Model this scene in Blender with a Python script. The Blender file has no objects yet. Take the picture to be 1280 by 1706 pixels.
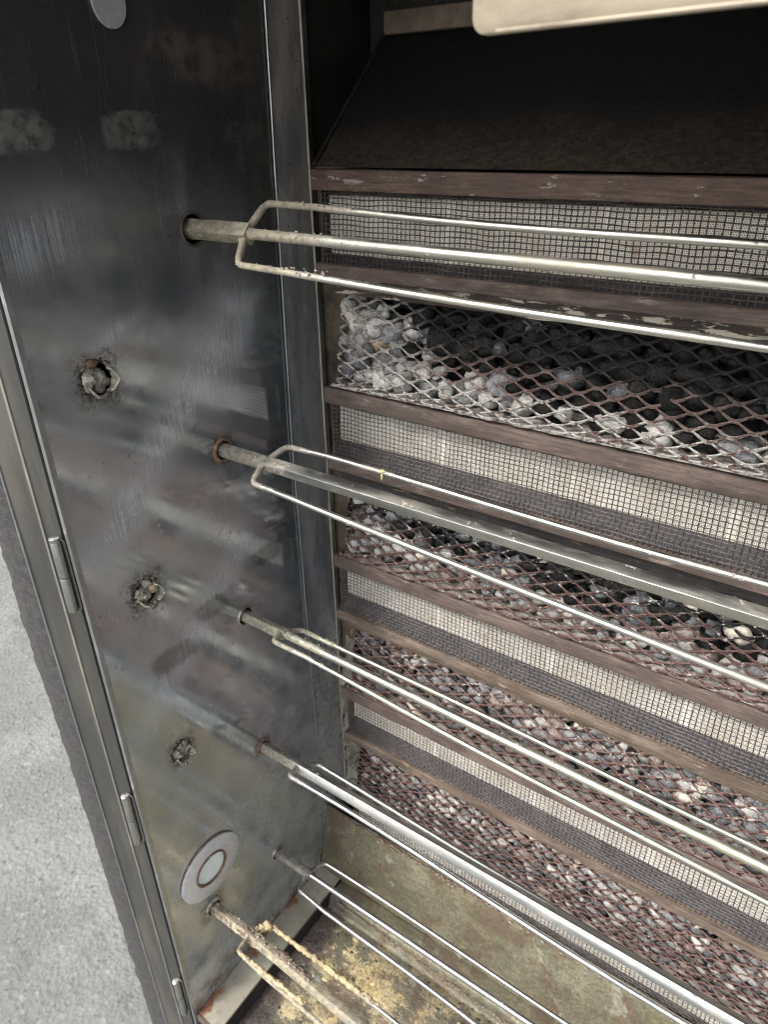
import bpy, bmesh, math, random
from mathutils import Vector, Matrix, noise
R = math.radians
sc = bpy.context.scene
C = sc.collection
CZ = 1.55                                   # camera height above the ground

# ---------------------------------------------------------------- camera
cam_d = bpy.data.cameras.new('camera')
cam = bpy.data.objects.new('camera', cam_d); C.objects.link(cam)
CAM = Vector((0.5, 0.0, CZ))
rx = Vector((0.8219368, 0.56935106, -0.01610216))
ry = Vector((-0.25956857, 0.39958761, 0.87917797))
rz = Vector((0.50699513, -0.71844911, 0.4762214))
m = Matrix.Identity(4)
for i, v in enumerate((rx, ry, rz)):
    for j in range(3):
        m[j][i] = v[j]
m.translation = CAM
cam.matrix_world = m
cam_d.sensor_fit = 'VERTICAL'; cam_d.sensor_height = 24; cam_d.sensor_width = 18
cam_d.lens = 24*1183/1706
cam_d.clip_start = 0.01; cam_d.clip_end = 600
cam_d.dof.use_dof = True; cam_d.dof.focus_distance = 0.52; cam_d.dof.aperture_fstop = 9
sc.camera = cam

# ---------------------------------------------------------------- sky, sun, exposure
SUN_EL, SUN_AZ = R(46), R(200)              # azimuth clockwise from +Y
w = bpy.data.worlds.new('World'); sc.world = w; w.use_nodes = True
wn = w.node_tree.nodes; wl = w.node_tree.links
sky = wn.new('ShaderNodeTexSky'); sky.sky_type = 'NISHITA'; sky.sun_disc = False
sky.sun_elevation = SUN_EL; sky.sun_rotation = SUN_AZ; sky.air_density = 1.0; sky.dust_density = 4.0; sky.ozone_density = 1.0
bg = wn['Background']; bg.inputs['Strength'].default_value = 0.15
hs = wn.new('ShaderNodeHueSaturation'); hs.inputs['Saturation'].default_value = 0.45
wl.new(sky.outputs[0], hs.inputs['Color']); wl.new(hs.outputs[0], bg.inputs['Color'])
sd = bpy.data.lights.new('sun', 'SUN'); so = bpy.data.objects.new('sun', sd); C.objects.link(so)
sd.energy = 1.5; sd.angle = R(10); sd.color = (1.0, 0.97, 0.92)
sdir = Vector((math.sin(SUN_AZ)*math.cos(SUN_EL), math.cos(SUN_AZ)*math.cos(SUN_EL), math.sin(SUN_EL)))
so.rotation_euler = sdir.to_track_quat('Z', 'Y').to_euler()
so.location = (0, -2, 5)
sc.view_settings.view_transform = 'Standard'; sc.view_settings.look = 'None'
sc.view_settings.gamma = 1; sc.view_settings.exposure = 1.22
sc.cycles.pixel_filter_type = 'BLACKMAN_HARRIS'; sc.cycles.filter_width = 1.15
sc.cycles.max_bounces = 8; sc.cycles.diffuse_bounces = 4; sc.cycles.glossy_bounces = 5

# ---------------------------------------------------------------- node helper
class NT:
    def __init__(s, name):
        s.m = bpy.data.materials.new(name); s.m.use_nodes = True
        s.t = s.m.node_tree; s.b = s.t.nodes['Principled BSDF']; s.out = s.t.nodes['Material Output']
        s._pos = None
    def set(s, sock, v):
        if isinstance(v, bpy.types.NodeSocket): s.t.links.new(v, sock)
        elif isinstance(v, (tuple, list)):
            v = tuple(v)
            if sock.type == 'RGBA' and len(v) == 3: v = v + (1,)
            sock.default_value = v
        else: sock.default_value = v
    def pos(s):
        if s._pos is None: s._pos = s.t.nodes.new('ShaderNodeNewGeometry').outputs['Position']
        return s._pos
    def objc(s): return s.t.nodes.new('ShaderNodeTexCoord').outputs['Object']
    def map(s, v, scale=(1, 1, 1), loc=(0, 0, 0), rot=(0, 0, 0)):
        n = s.t.nodes.new('ShaderNodeMapping'); s.set(n.inputs['Vector'], v)
        n.inputs['Scale'].default_value = scale; n.inputs['Location'].default_value = loc; n.inputs['Rotation'].default_value = rot
        return n.outputs[0]
    def xyz(s, v=None):
        n = s.t.nodes.new('ShaderNodeSeparateXYZ'); s.set(n.inputs[0], v or s.pos()); return n.outputs
    def comb(s, x, y, z):
        n = s.t.nodes.new('ShaderNodeCombineXYZ')
        for i, v in enumerate((x, y, z)): s.set(n.inputs[i], v)
        return n.outputs[0]
    def math(s, op, a, b=0.0, c=None, clamp=False):
        n = s.t.nodes.new('ShaderNodeMath'); n.operation = op; n.use_clamp = clamp
        s.set(n.inputs[0], a); s.set(n.inputs[1], b)
        if c is not None: s.set(n.inputs[2], c)
        return n.outputs[0]
    def noise(s, scale, detail=4, rough=.6, v=None, dist=0.0):
        n = s.t.nodes.new('ShaderNodeTexNoise'); s.set(n.inputs['Vector'], v or s.pos())
        n.inputs['Scale'].default_value = scale; n.inputs['Detail'].default_value = detail
        n.inputs['Roughness'].default_value = rough; n.inputs['Distortion'].default_value = dist
        return n.outputs['Fac']
    def voro(s, scale, v=None, feature='F1', out='Distance'):
        n = s.t.nodes.new('ShaderNodeTexVoronoi'); n.feature = feature; s.set(n.inputs['Vector'], v or s.pos())
        n.inputs['Scale'].default_value = scale; return n.outputs[out]
    def ramp(s, f, a, b, lo=0.0, hi=1.0):
        n = s.t.nodes.new('ShaderNodeMapRange'); n.interpolation_type = 'SMOOTHSTEP'
        s.set(n.inputs[0], f); s.set(n.inputs[1], a); s.set(n.inputs[2], b); s.set(n.inputs[3], lo); s.set(n.inputs[4], hi)
        return n.outputs[0]
    def mix(s, f, a, b, mode='MIX'):
        n = s.t.nodes.new('ShaderNodeMix'); n.data_type = 'RGBA'; n.blend_type = mode
        s.set(n.inputs[0], f); s.set(n.inputs[6], a); s.set(n.inputs[7], b); return n.outputs[2]
    def mixf(s, f, a, b):
        n = s.t.nodes.new('ShaderNodeMix'); n.data_type = 'FLOAT'
        s.set(n.inputs[0], f); s.set(n.inputs[2], a); s.set(n.inputs[3], b); return n.outputs[0]
    def bump(s, h, dist, strength=1.0):
        n = s.t.nodes.new('ShaderNodeBump'); s.set(n.inputs['Height'], h)
        n.inputs['Distance'].default_value = dist; n.inputs['Strength'].default_value = strength
        s.t.links.new(n.outputs[0], s.b.inputs['Normal']); return n
    def done(s, col=None, rough=None, metal=None, spec=None):
        if col is not None: s.set(s.b.inputs['Base Color'], col)
        if rough is not None: s.set(s.b.inputs['Roughness'], rough)
        if metal is not None: s.set(s.b.inputs['Metallic'], metal)
        if spec is not None: s.set(s.b.inputs['Specular IOR Level'], spec)
        return s.m

def rect_mask(n, cy, cz, hy, hz, soft=.15, wob=.38, slant=0.0, scale=60):
    """soft-edged rounded patch on the side wall (a mark with its own shape)"""
    x, y, z = n.xyz()
    dz = n.math('SUBTRACT', z, cz)
    dy = n.math('SUBTRACT', y, cy)
    if slant: dy = n.math('MULTIPLY_ADD', dz, slant, dy)
    a = n.math('POWER', n.math('ABSOLUTE', n.math('DIVIDE', dy, hy)), 4.0)
    b = n.math('POWER', n.math('ABSOLUTE', n.math('DIVIDE', dz, hz)), 4.0)
    d = n.math('POWER', n.math('ADD', a, b), .25)
    nz = n.noise(scale, 4, .65)
    d = n.math('MULTIPLY_ADD', n.math('SUBTRACT', nz, .5), wob*2, d)
    return n.ramp(d, 1.0+soft, 1.0-soft)

# ---------------------------------------------------------------- materials
def mat_wall():
    n = NT('sooty_brushed_steel')
    x, y, z = n.xyz()
    big = n.noise(5, 5, .6)
    mid = n.noise(22, 5, .65)
    fine = n.noise(260, 3, .7)
    # brushed scratches: two directions, stretched noise
    v1 = n.map(n.pos(), (1, 520, 9), rot=(R(34), 0, 0)); s1 = n.noise(1.0, 3, .7, v1)
    v2 = n.map(n.pos(), (1, 640, 14), rot=(R(3), 0, 0)); s2 = n.noise(1.0, 2, .7, v2)
    v3 = n.map(n.pos(), (1, 300, 5), rot=(R(20), 0, 0)); s3 = n.noise(1.0, 3, .75, v3)
    steel = n.mix(n.ramp(mid, .3, .7), (.44, .485, .515), (.55, .59, .615))
    # soot above: burnt-on film, heaviest under the roof
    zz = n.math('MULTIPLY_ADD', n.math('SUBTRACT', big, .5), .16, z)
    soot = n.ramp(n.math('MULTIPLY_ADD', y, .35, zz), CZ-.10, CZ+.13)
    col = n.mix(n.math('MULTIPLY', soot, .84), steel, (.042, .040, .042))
    brown = n.math('MULTIPLY', rect_mask(n, .470, CZ+.050, .060, .020, soft=.8, wob=.7, scale=24), n.ramp(n.noise(60, 5, .75), .32, .60, .25, 1.0))
    side = n.math('MULTIPLY', n.ramp(n.math('MULTIPLY_ADD', n.math('SUBTRACT', mid, .5), .012, y), .508, .514), n.ramp(zz, CZ-.16, CZ-.04))
    side = n.math('MULTIPLY', side, n.ramp(n.noise(80, 5, .75), .34, .58, .3, 1.0))
    col = n.mix(n.math('MULTIPLY', side, .75), col, (.20, .185, .155))
    col = n.mix(n.math('MULTIPLY', brown, .8), col, (.21, .165, .14))
    # scratched bright haze in the middle
    scr = n.math('MULTIPLY', n.ramp(s1, .58, .74), n.ramp(n.noise(6, 2, .5, n.map(n.pos(), loc=(0, 4, 7))), .36, .56))
    col = n.mix(n.math('MULTIPLY', scr, .35), col, (.70, .71, .73))
    scr2 = n.ramp(s2, .64, .78)
    col = n.mix(n.math('MULTIPLY', scr2, .25), col, (.66, .67, .68))
    scr3 = n.ramp(s3, .68, .8)
    col = n.mix(n.math('MULTIPLY', scr3, .4), col, (.7, .7, .73))
    hazy = n.ramp(n.noise(7, 3, .6, n.map(n.pos(), (1, 2.2, .8), rot=(R(40), 0, 0), loc=(0, .9, .3))), .50, .70)
    col = n.mix(n.math('MULTIPLY', hazy, .35), col, (.56, .57, .62))
    # scuffed bands where the sheet was scoured
    sm = None
    for a, sl in (((.368, CZ-.245, .024, .085), -1.0), ((.372, CZ-.452, .022, .070), -1.1), ((.340, CZ-.141, .013, .011), -1.6), ((.290, CZ-.065, .030, .022), -.3), ((.455, CZ-.178, .030, .05), -.6)):
        k = rect_mask(n, *a, soft=.95, slant=sl, wob=.7, scale=22); sm = k if sm is None else n.math('MAXIMUM', sm, k)
    sm = n.math('MULTIPLY', sm, n.ramp(n.noise(1.0, 3, .7, n.map(n.pos(), (1, 760, 11), rot=(R(32), 0, 0))), .38, .62, .25, 1.0))
    col = n.mix(n.math('MULTIPLY', sm, .75), col, (.64, .68, .75))
    # wiped pale patches and dark blots
    pale = None
    for a in ((.3885, CZ+.001, .025, .0125), (.296, CZ+.001, .030, .0125), (.507, CZ-.001, .022, .0085)):
        k = rect_mask(n, *a); pale = k if pale is None else n.math('MAXIMUM', pale, k)
    pale = n.math('MULTIPLY', pale, n.math('MULTIPLY', n.ramp(n.noise(70, 5, .75), .34, .60, .12, 1.0), n.ramp(y, .50, .40, .35, 1.0)))
    col = n.mix(n.math('MULTIPLY', pale, .85), col, (.30, .29, .265))
    dark = None
    for a in ((.478, CZ-.418, .021, .0115), (.338, CZ-.467, .026, .0125), (.392, CZ-.440, .021, .0115)):
        k = rect_mask(n, *a, soft=.25, slant=.35); dark = k if dark is None else n.math('MAXIMUM', dark, k)
    col = n.mix(n.math('MULTIPLY', dark, .5), col, (.10, .095, .085))
    # grease and dried splashes low down and towards the rear
    low = n.ramp(zz, CZ-.55, CZ-.85)
    rear = n.math('MULTIPLY', n.ramp(y, .36, .53), n.ramp(zz, CZ-.35, CZ-.75))
    gk = n.math('MAXIMUM', n.math('MULTIPLY', low, .8), rear)
    gr = n.math('MULTIPLY', gk, n.ramp(mid, .22, .70))
    col = n.mix(n.math('MULTIPLY', gr, .55), col, (.25, .245, .215))
    vd = n.map(n.pos(), (1, 170, 85), rot=(R(-20), 0, 0))
    vo = n.voro(1.0, vd); dots = n.math('MULTIPLY', n.ramp(vo, .26, .14), n.ramp(n.noise(30, 2), .48, .62))
    dots = n.math('MULTIPLY', dots, n.ramp(zz, CZ-.26, CZ-.52))
    col = n.mix(n.math('MULTIPLY', dots, .8), col, (.46, .44, .38))
    vb = n.voro(95.0, n.map(n.pos(), loc=(0, .37, .1))); bd = n.math('MULTIPLY', n.ramp(vb, .15, .07), n.ramp(n.noise(14, 2, .5, n.map(n.pos(), loc=(5, 2, 1))), .56, .64))
    col = n.mix(n.math('MULTIPLY', bd, .6), col, (.045, .04, .038))
    halo = None
    for (cy_, cz_, rr_) in ((.317, CZ-.172, .021), (.320, CZ-.3775, .021), (.322, CZ-.5855, .017), (.435, CZ-.276, .015), (.435, CZ-.6785, .013), (.3205, CZ-.8565, .017)):
        q = rect_mask(n, cy_, cz_, rr_, rr_, soft=.45, wob=.6, scale=120); halo = q if halo is None else n.math('MAXIMUM', halo, q)
    hb = n.math('MULTIPLY', halo, n.ramp(n.noise(230, 4, .75), .36, .56))
    col = n.mix(n.math('MULTIPLY', hb, .85), col, n.mix(n.ramp(n.noise(90, 4, .7), .45, .6), (.055, .045, .035), (.22, .17, .11)))
    gk = n.math('MAXIMUM', gk, halo)
    drip = None
    for (cy_, cz_, hz_) in ((.438, CZ-.305, .022), (.4355, CZ-.702, .02), (.425, CZ-.345, .03)):
        q = rect_mask(n, cy_, cz_, .014, hz_, soft=.6, wob=.7, scale=60); drip = q if drip is None else n.math('MAXIMUM', drip, q)
    drip = n.math('MULTIPLY', drip, n.ramp(n.noise(190, 4, .75), .50, .60))
    col = n.mix(n.math('MULTIPLY', drip, .8), col, (.42, .39, .33))
    rust = n.math('MULTIPLY', n.ramp(z, CZ-.93, CZ-1.005), n.ramp(n.noise(38, 5, .7), .46, .58))
    col = n.mix(n.math('MULTIPLY', rust, .8), col, (.17, .085, .045))
    rg = n.mixf(n.ramp(n.noise(11, 4, .65, n.map(n.pos(), loc=(6, 2, 9))), .38, .62), .06, .19)
    rg = n.math('ADD', rg, n.math('MULTIPLY', gr, .14)); rg = n.math('ADD', rg, n.math('MULTIPLY', sm, .12)); rg = n.math('ADD', rg, n.math('MULTIPLY', n.math('MAXIMUM', n.math('MULTIPLY', scr2, .4), scr), .10))
    rg = n.math('ADD', rg, n.math('MULTIPLY', soot, .14))
    rg = n.math('ADD', rg, n.math('MULTIPLY', pale, .15), clamp=True)
    h = n.math('ADD', n.math('MULTIPLY', s1, .07), n.math('MULTIPLY', s2, .04))
    h = n.math('ADD', h, n.math('MULTIPLY', gk, n.math('MULTIPLY', n.noise(150, 4, .7), .8)))
    h = n.math('ADD', h, n.math('MULTIPLY', dots, 1.2)); h = n.math('ADD', h, n.math('MULTIPLY', n.noise(9, 2, .5), .55))
    n.bump(h, .0005, .38)
    dif = n.math('MAXIMUM', gr, n.math('MAXIMUM', n.math('MAXIMUM', n.math('MULTIPLY', pale, .6), n.math('MAXIMUM', n.math('MULTIPLY', brown, .9), n.math('MULTIPLY', soot, .35))), n.math('MULTIPLY', sm, .5)))
    metal = n.math('SUBTRACT', .88, n.math('MULTIPLY', dif, .50), clamp=True)
    return n.done(col, rg, metal)

def mat_steel(name, base=(.52, .52, .50), dirt=(.20, .175, .13), amt=.35, rough=.24, scale=40, stretch=(1, 1, 1), tarn=None, metal=1.0, grime=None):
    n = NT(name)
    v = n.map(n.pos(), stretch)
    a = n.noise(scale, 5, .65, v); b = n.noise(scale*5, 4, .7, v)
    f = n.math('MULTIPLY', n.ramp(a, .46, .74), amt)
    col = n.mix(n.ramp(b, .3, .7), base, tuple(c*.84 for c in base))
    col = n.mix(f, col, dirt)
    rg = n.math('MULTIPLY_ADD', b, .14, rough-.05); rg = n.math('ADD', rg, n.math('MULTIPLY', f, .4), clamp=True)
    if tarn: col = n.mix(n.ramp(n.noise(6, 3), .4, .65), col, tarn)
    hh = n.math('ADD', n.math('MULTIPLY', b, .5), n.math('MULTIPLY', f, 1.5))
    mt = n.math('SUBTRACT', metal, n.math('MULTIPLY', f, .5))
    if grime is not None:   # baked-on residue near the wall end, fading along the rod with ragged edge
        gx0, gx1, gc = grime
        x, y, z = n.xyz()
        xx = n.math('MULTIPLY_ADD', n.math('SUBTRACT', n.noise(55, 5, .75), .5), .16, x)
        g = n.ramp(xx, gx1, gx0)
        spots = n.math('MULTIPLY', n.ramp(n.noise(70, 5, .75, n.map(n.pos(), loc=(2, 2, 2))), .62, .68), .75)
        g = n.math('MAXIMUM', g, spots)
        gcol = n.mix(n.ramp(n.noise(170, 4, .7), .35, .65), gc, tuple(c*.45 for c in gc))
        col = n.mix(n.math('MULTIPLY', g, .85), col, gcol)
        rg = n.math('MULTIPLY_ADD', g, .42, rg, clamp=True)
        mt = n.math('SUBTRACT', mt, n.math('MULTIPLY', g, .75), clamp=True)
        hh = n.math('ADD', hh, n.math('MULTIPLY', g, n.math('MULTIPLY', n.noise(330, 4, .7), 5.0)))
    n.bump(hh, .0003, .6)
    return n.done(col, rg, mt)

def mat_rust(name, a=(.105, .068, .062), b=(.19, .125, .105), c=(.36, .30, .26), flake=.0, soot=None, pf=(.45, .46, .44), rgh=.72):
    n = NT(name)
    v = n.map(n.pos(), (.35, 1, 1))
    n1 = n.noise(45, 6, .7, v); n2 = n.noise(420, 4, .75); n3 = n.noise(120, 5, .75, n.map(n.pos(), (.22, 1, 1), loc=(1, 1, 1)))
    col = n.mix(n.ramp(n1, .35, .68), a, b)
    col = n.mix(n.math('MULTIPLY', n.ramp(n3, .56, .70), .45), col, c)
    gr_ = n.noise(1.0, 4, .7, n.map(n.pos(), (38, 500, 500)))
    col = n.mix(n.ramp(gr_, .40, .66, 0, .55), col, tuple(k*.45 for k in a))
    col = n.mix(n.math('MULTIPLY', n.ramp(n2, .5, .75), .4), col, tuple(k*.5 for k in a))
    h = n.math('ADD', n2, n1)
    if flake:
        f = n.ramp(n.noise(130, 6, .72, n.map(n.pos(), (.30, 1, 1), loc=(4, 0, 1))), .66-flake, .69-flake)
        f = n.math('MULTIPLY', f, n.ramp(n.noise(11, 3, .6, n.map(n.pos(), loc=(7, 3, 0))), .36, .52))
        col = n.mix(n.math('MULTIPLY', f, .9), col, pf); h = n.math('ADD', h, f)
    n.bump(h, .0005, .7)
    return n.done(col, rgh, .12, .35)

def mat_stone(name, a, b, c, sootamt=.0, spec=.3, rough=.62):
    n = NT(name)
    o = n.objc()
    oi = n.t.nodes.new('ShaderNodeObjectInfo').outputs['Random']
    off = n.comb(n.math('MULTIPLY', oi, 37.0), n.math('MULTIPLY', oi, 11.0), oi)
    vv = n.t.nodes.new('ShaderNodeVectorMath'); vv.operation = 'ADD'; n.set(vv.inputs[0], n.pos()); n.set(vv.inputs[1], off); v = vv.outputs[0]
    n1 = n.noise(110, 5, .65, v); n2 = n.noise(420, 5, .85, v)
    col = n.mix(n.ramp(n1, .38, .62), a, b)
    col = n.mix(n.ramp(n2, .50, .64), col, c)
    col = n.mix(n.ramp(n.noise(300, 5, .8, n.map(v, loc=(3, 1, 2))), .52, .66, 0, .7), col, tuple(k*.4 for k in a))
    vein = n.ramp(n.noise(75, 3, .5, v, 1.8), .49, .51)
    col = n.mix(n.math('MULTIPLY', vein, .22), col, tuple(k*.55 for k in a))
    col = n.mix(1.0, col, n.comb(n.math('MULTIPLY_ADD', oi, .5, .70), n.math('MULTIPLY_ADD', oi, .5, .70), n.math('MULTIPLY_ADD', oi, .5, .70)), 'MULTIPLY')
    if sootamt:
        sk = n.ramp(n.noise(60, 5, .7, v), .62-sootamt, .72-sootamt)
        col = n.mix(n.math('MULTIPLY', sk, .85), col, (.022, .021, .021))
    n.bump(n.math('ADD', n1, n2), .0012, .9)
    return n.done(col, n.math('MULTIPLY_ADD', n1, .3, rough-.15), 0.0, spec)

def mat_cage(name, sootz, style):
    """expanded metal: soot-black, scaling rust and a chalky white ash coat in ragged zones"""
    n = NT(name)
    x, y, z = n.xyz()
    n1 = n.noise(28, 5, .7); n2 = n.noise(130, 5, .75); n3 = n.noise(400, 3, .7)
    rust = n.mix(n.ramp(n3, .35, .65), (.085, .048, .042), (.160, .098, .086))
    ash = n.mix(n.ramp(n3, .35, .65), (.33, .315, .29), (.50, .49, .46))
    black = n.mix(n.ramp(n3, .35, .65), (.008, .008, .008), (.026, .024, .023))
    k = n.math('MULTIPLY_ADD', n.math('SUBTRACT', n1, .5), .05, z)
    if style == 'top':
        # soot in upper middle and right, ash at left and low down, rust between
        sx = n.ramp(n.math('MULTIPLY_ADD', n.math('SUBTRACT', n1, .5), .10, x), .10, .17)
        up = n.math('MULTIPLY', n.ramp(k, sootz, sootz+.018), sx)
        col = n.mix(n.ramp(n2, .50, .56), ash, rust)
        mid = n.math('MULTIPLY', n.ramp(k, sootz-.022, sootz-.012), n.ramp(x, .12, .2))
        col = n.mix(n.math('MULTIPLY', mid, .85), col, rust)
        lft = n.math('MULTIPLY', n.ramp(x, .14, .08), n.ramp(k, sootz, sootz+.02))
        col = n.mix(n.math('MULTIPLY', lft, n.ramp(n2, .42, .55)), col, n.mix(.5, black, ash))
        col = n.mix(up, col, black)
    else:
        up = n.ramp(k, sootz, sootz+.02)
        col = n.mix(n.ramp(n2, .57, .63), rust, ash)
        c2 = n.mix(n.ramp(n2, .54, .62), black, ash)
        if style == 'rusty': col = n.mix(n.ramp(n2, .63, .69), rust, ash); c2 = n.mix(n.ramp(n2, .54, .62), rust, ash)
        col = n.mix(up, col, c2)
    n.bump(n.math('ADD', n2, n3), .0004, .8)
    return n.done(col, .72, .1, .35)

def mat_tile():
    """white ceramic burner tile with rows of fine gas holes"""
    n = NT('perforated_ceramic')
    x, y, z = n.xyz()
    P = .00165
    def grid(ox, oz):
        u = n.math('FRACT', n.math('ADD', n.math('DIVIDE', x, P), ox)); v = n.math('FRACT', n.math('ADD', n.math('DIVIDE', z, P*1.732), oz))
        du = n.math('MULTIPLY', n.math('SUBTRACT', u, .5), P); dv = n.math('MULTIPLY', n.math('SUBTRACT', v, .5), P*1.732)
        return n.math('SQRT', n.math('ADD', n.math('MULTIPLY', du, du), n.math('MULTIPLY', dv, dv)))
    d = n.math('MINIMUM', grid(0, 0), grid(.5, .5))
    hole = n.ramp(d, .00056, .00038)
    e_ = n.math('ABSOLUTE', n.math('SUBTRACT', n.math('FRACT', n.math('DIVIDE', n.math('SUBTRACT', x, .043), .134)), .5))
    hole = n.math('MULTIPLY', hole, n.ramp(e_, .480, .474))
    zone = n.ramp(n.noise(22, 4, .6), .33, .52, .30, .75)
    hole = n.math('MULTIPLY', hole, zone)
    base = n.mix(n.ramp(n.noise(30, 5, .6), .35, .7), (.78, .73, .63), (.87, .84, .77))
    base = n.mix(n.math('MULTIPLY', n.ramp(n.noise(26, 4, .7, n.map(n.pos(), (1, 1, .5), loc=(3, 3, 3))), .60, .72), .55), base, (.50, .30, .17))
    col = n.mix(hole, base, (.05, .04, .032))
    n.bump(n.math('SUBTRACT', 1.0, hole), .001, .8)
    return n.done(col, .85, 0.0, .2)

def mat_pan():
    n = NT('caked_greasy_steel')
    a = n.noise(11, 6, .68); b = n.noise(48, 6, .72); c = n.noise(240, 4, .75)
    x, y, z = n.xyz()
    col = n.mix(n.ramp(a, .38, .62), (.128, .124, .084), (.20, .19, .14))
    ft = n.ramp(y, .50, .45)
    yel = n.math('MULTIPLY', n.ramp(n.noise(26, 6, .72, n.map(n.pos(), loc=(1, 2, 3))), .47, .56), n.math('MULTIPLY_ADD', ft, .80, .12))
    col = n.mix(yel, col, n.mix(n.ramp(b, .4, .6), (.44, .345, .165), (.46, .39, .24)))
    br = n.math('MULTIPLY', n.ramp(n.noise(17, 6, .72, n.map(n.pos(), loc=(5, 0, 1))), .49, .60), .8)
    col = n.mix(br, col, (.125, .085, .062))
    lg = n.ramp(n.noise(30, 4, .6, n.map(n.pos(), loc=(9, 1, 4))), .60, .67)
    col = n.mix(n.math('MULTIPLY', lg, .5), col, (.40, .40, .35))
    sp = n.ramp(n.voro(70, n.map(n.pos(), loc=(.3, .2, .1))), .17, .09)
    sp = n.math('MULTIPLY', sp, n.ramp(n.noise(13, 2), .5, .56))
    col = n.mix(n.math('MULTIPLY', sp, .85), col, (.05, .042, .035))
    sp2 = n.ramp(n.noise(330, 3, .7), .60, .68)
    col = n.mix(n.math('MULTIPLY', sp2, .7), col, (.06, .05, .04))
    col = n.mix(n.math('MULTIPLY', n.ramp(c, .42, .62), .6), col, (.085, .072, .05))
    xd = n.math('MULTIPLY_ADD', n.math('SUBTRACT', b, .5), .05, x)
    burnt = n.math('MULTIPLY', n.ramp(xd, .082, .064), n.ramp(y, .50, .488))  # burnt holds the ledge's shadow, painted into the pan floor colour
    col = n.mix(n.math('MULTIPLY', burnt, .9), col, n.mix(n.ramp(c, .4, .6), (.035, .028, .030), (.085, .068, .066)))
    h = n.math('ADD', n.math('MULTIPLY', a, 3), n.math('MULTIPLY', b, 1.4)); h = n.math('ADD', h, n.math('MULTIPLY', c, .45)); h = n.math('ADD', h, n.math('MULTIPLY', yel, .6))
    n.bump(h, .0016, .8)
    return n.done(col, n.math('MULTIPLY_ADD', b, .40, .22), n.math('MULTIPLY', n.math('SUBTRACT', 1.0, yel), .25), .4)

def mat_simple(name, a, b, scale=40, rough=.7, metal=0.0, bumpd=.0005, detail=5, spec=.4, spk=None):
    n = NT(name); f = n.noise(scale, detail, .7); g = n.noise(scale*6, 4, .7)
    col = n.mix(n.ramp(f, .35, .65), a, b)
    if spk: col = n.mix(n.math('MULTIPLY', n.ramp(g, .56, .66), .8), col, spk)
    n.bump(n.math('ADD', f, g), bumpd, .8)
    return n.done(col, n.math('MULTIPLY_ADD', f, .2, rough-.1), metal, spec)

def mat_ground():
    n = NT('pale_worn_asphalt')
    v = n.voro(95, n.map(n.pos(), (1, 1, 1)), out='Color'); d = n.voro(95)
    hsv = n.t.nodes.new('ShaderNodeSeparateColor'); n.set(hsv.inputs[0], v); r = hsv.outputs[0]
    chip = n.math('MULTIPLY', n.ramp(d, .52, .30), n.ramp(r, .25, .7))
    col = n.mix(n.noise(420, 4, .8), (.145, .150, .138), (.215, .220, .203))
    col = n.mix(n.math('MULTIPLY', chip, .35), col, (.25, .252, .235))
    col = n.mix(n.math('MULTIPLY', n.ramp(n.noise(3.5, 5, .65), .40, .62), .7), col, (.255, .260, .240))
    col = n.mix(n.math('MULTIPLY', n.ramp(r, .90, .95), .3), col, (.33, .33, .31))
    col = n.mix(n.math('MULTIPLY', n.ramp(n.noise(52, 5, .8), .54, .66), .75), col, (.070, .073, .068))
    col = n.mix(n.math('MULTIPLY', n.ramp(n.noise(9, 6, .75, n.map(n.pos(), loc=(2, 2, 0))), .52, .66), .45), col, (.10, .105, .098))
    lf = n.math('MULTIPLY', n.ramp(n.noise(30, 2, .5, n.map(n.pos(), loc=(4, 4, 0))), .66, .70), .6)
    col = n.mix(lf, col, (.32, .32, .295))
    n.bump(n.math('ADD', n.noise(110, 5, .8), n.math('MULTIPLY', d, .6)), .005, .9)
    return n.done(col, .9, 0, .3)

M = {}
M['wall'] = mat_wall()
def mat_flange():
    n = NT('stained_flange_steel'); x, y, z = n.xyz()
    a = n.noise(1.0, 5, .65, n.map(n.pos(), (1, 34, 9))); b = n.noise(1.0, 4, .7, n.map(n.pos(), (1, 260, 22))); c = n.noise(120, 5, .75)
    zz = n.math('MULTIPLY_ADD', n.math('SUBTRACT', n.noise(9, 4), .5), .12, z)
    col = n.mix(n.ramp(a, .38, .62), (.33, .345, .365), (.56, .57, .585))
    col = n.mix(n.math('MULTIPLY', n.ramp(b, .5, .7), .4), col, (.70, .70, .70))
    br = n.math('MULTIPLY', n.ramp(zz, CZ-.14, CZ-.02), n.ramp(a, .30, .60, .35, .95))
    col = n.mix(n.math('MULTIPLY', br, .8), col, n.mix(n.ramp(a, .42, .60), (.15, .118, .088), (.34, .275, .235)))
    low = n.math('MULTIPLY', n.ramp(zz, CZ-.50, CZ-.80), n.ramp(c, .40, .62))
    col = n.mix(n.math('MULTIPLY', low, .7), col, (.30, .285, .225))
    sp = n.math('MULTIPLY', n.ramp(n.voro(110), .16, .08), n.ramp(n.noise(20, 2), .50, .58))
    col = n.mix(n.math('MULTIPLY', sp, .8), col, (.04, .035, .03))
    dull = n.math('MAXIMUM', br, low)
    n.bump(n.math('ADD', a, n.math('MULTIPLY', c, .3)), .0006, .5)
    return n.done(col, n.math('MULTIPLY_ADD', dull, .2, .24), n.math('SUBTRACT', .62, n.math('MULTIPLY', dull, .45)))
M['flange'] = mat_flange()
M['frame'] = mat_steel('dull_frame_steel', (.15, .147, .14), (.095, .082, .064), .8, .42, 14, (1, 1, .25))
M['rail2'] = mat_steel('tan_edge_steel', (.52, .48, .40), (.20, .16, .11), .5, .45, 30, (1, 1, .5), metal=.2)
M['edge'] = mat_steel('bright_cut_edge', (.46, .48, .50), (.40, .38, .34), .4, .30, 60, (1, 1, .4))
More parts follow.
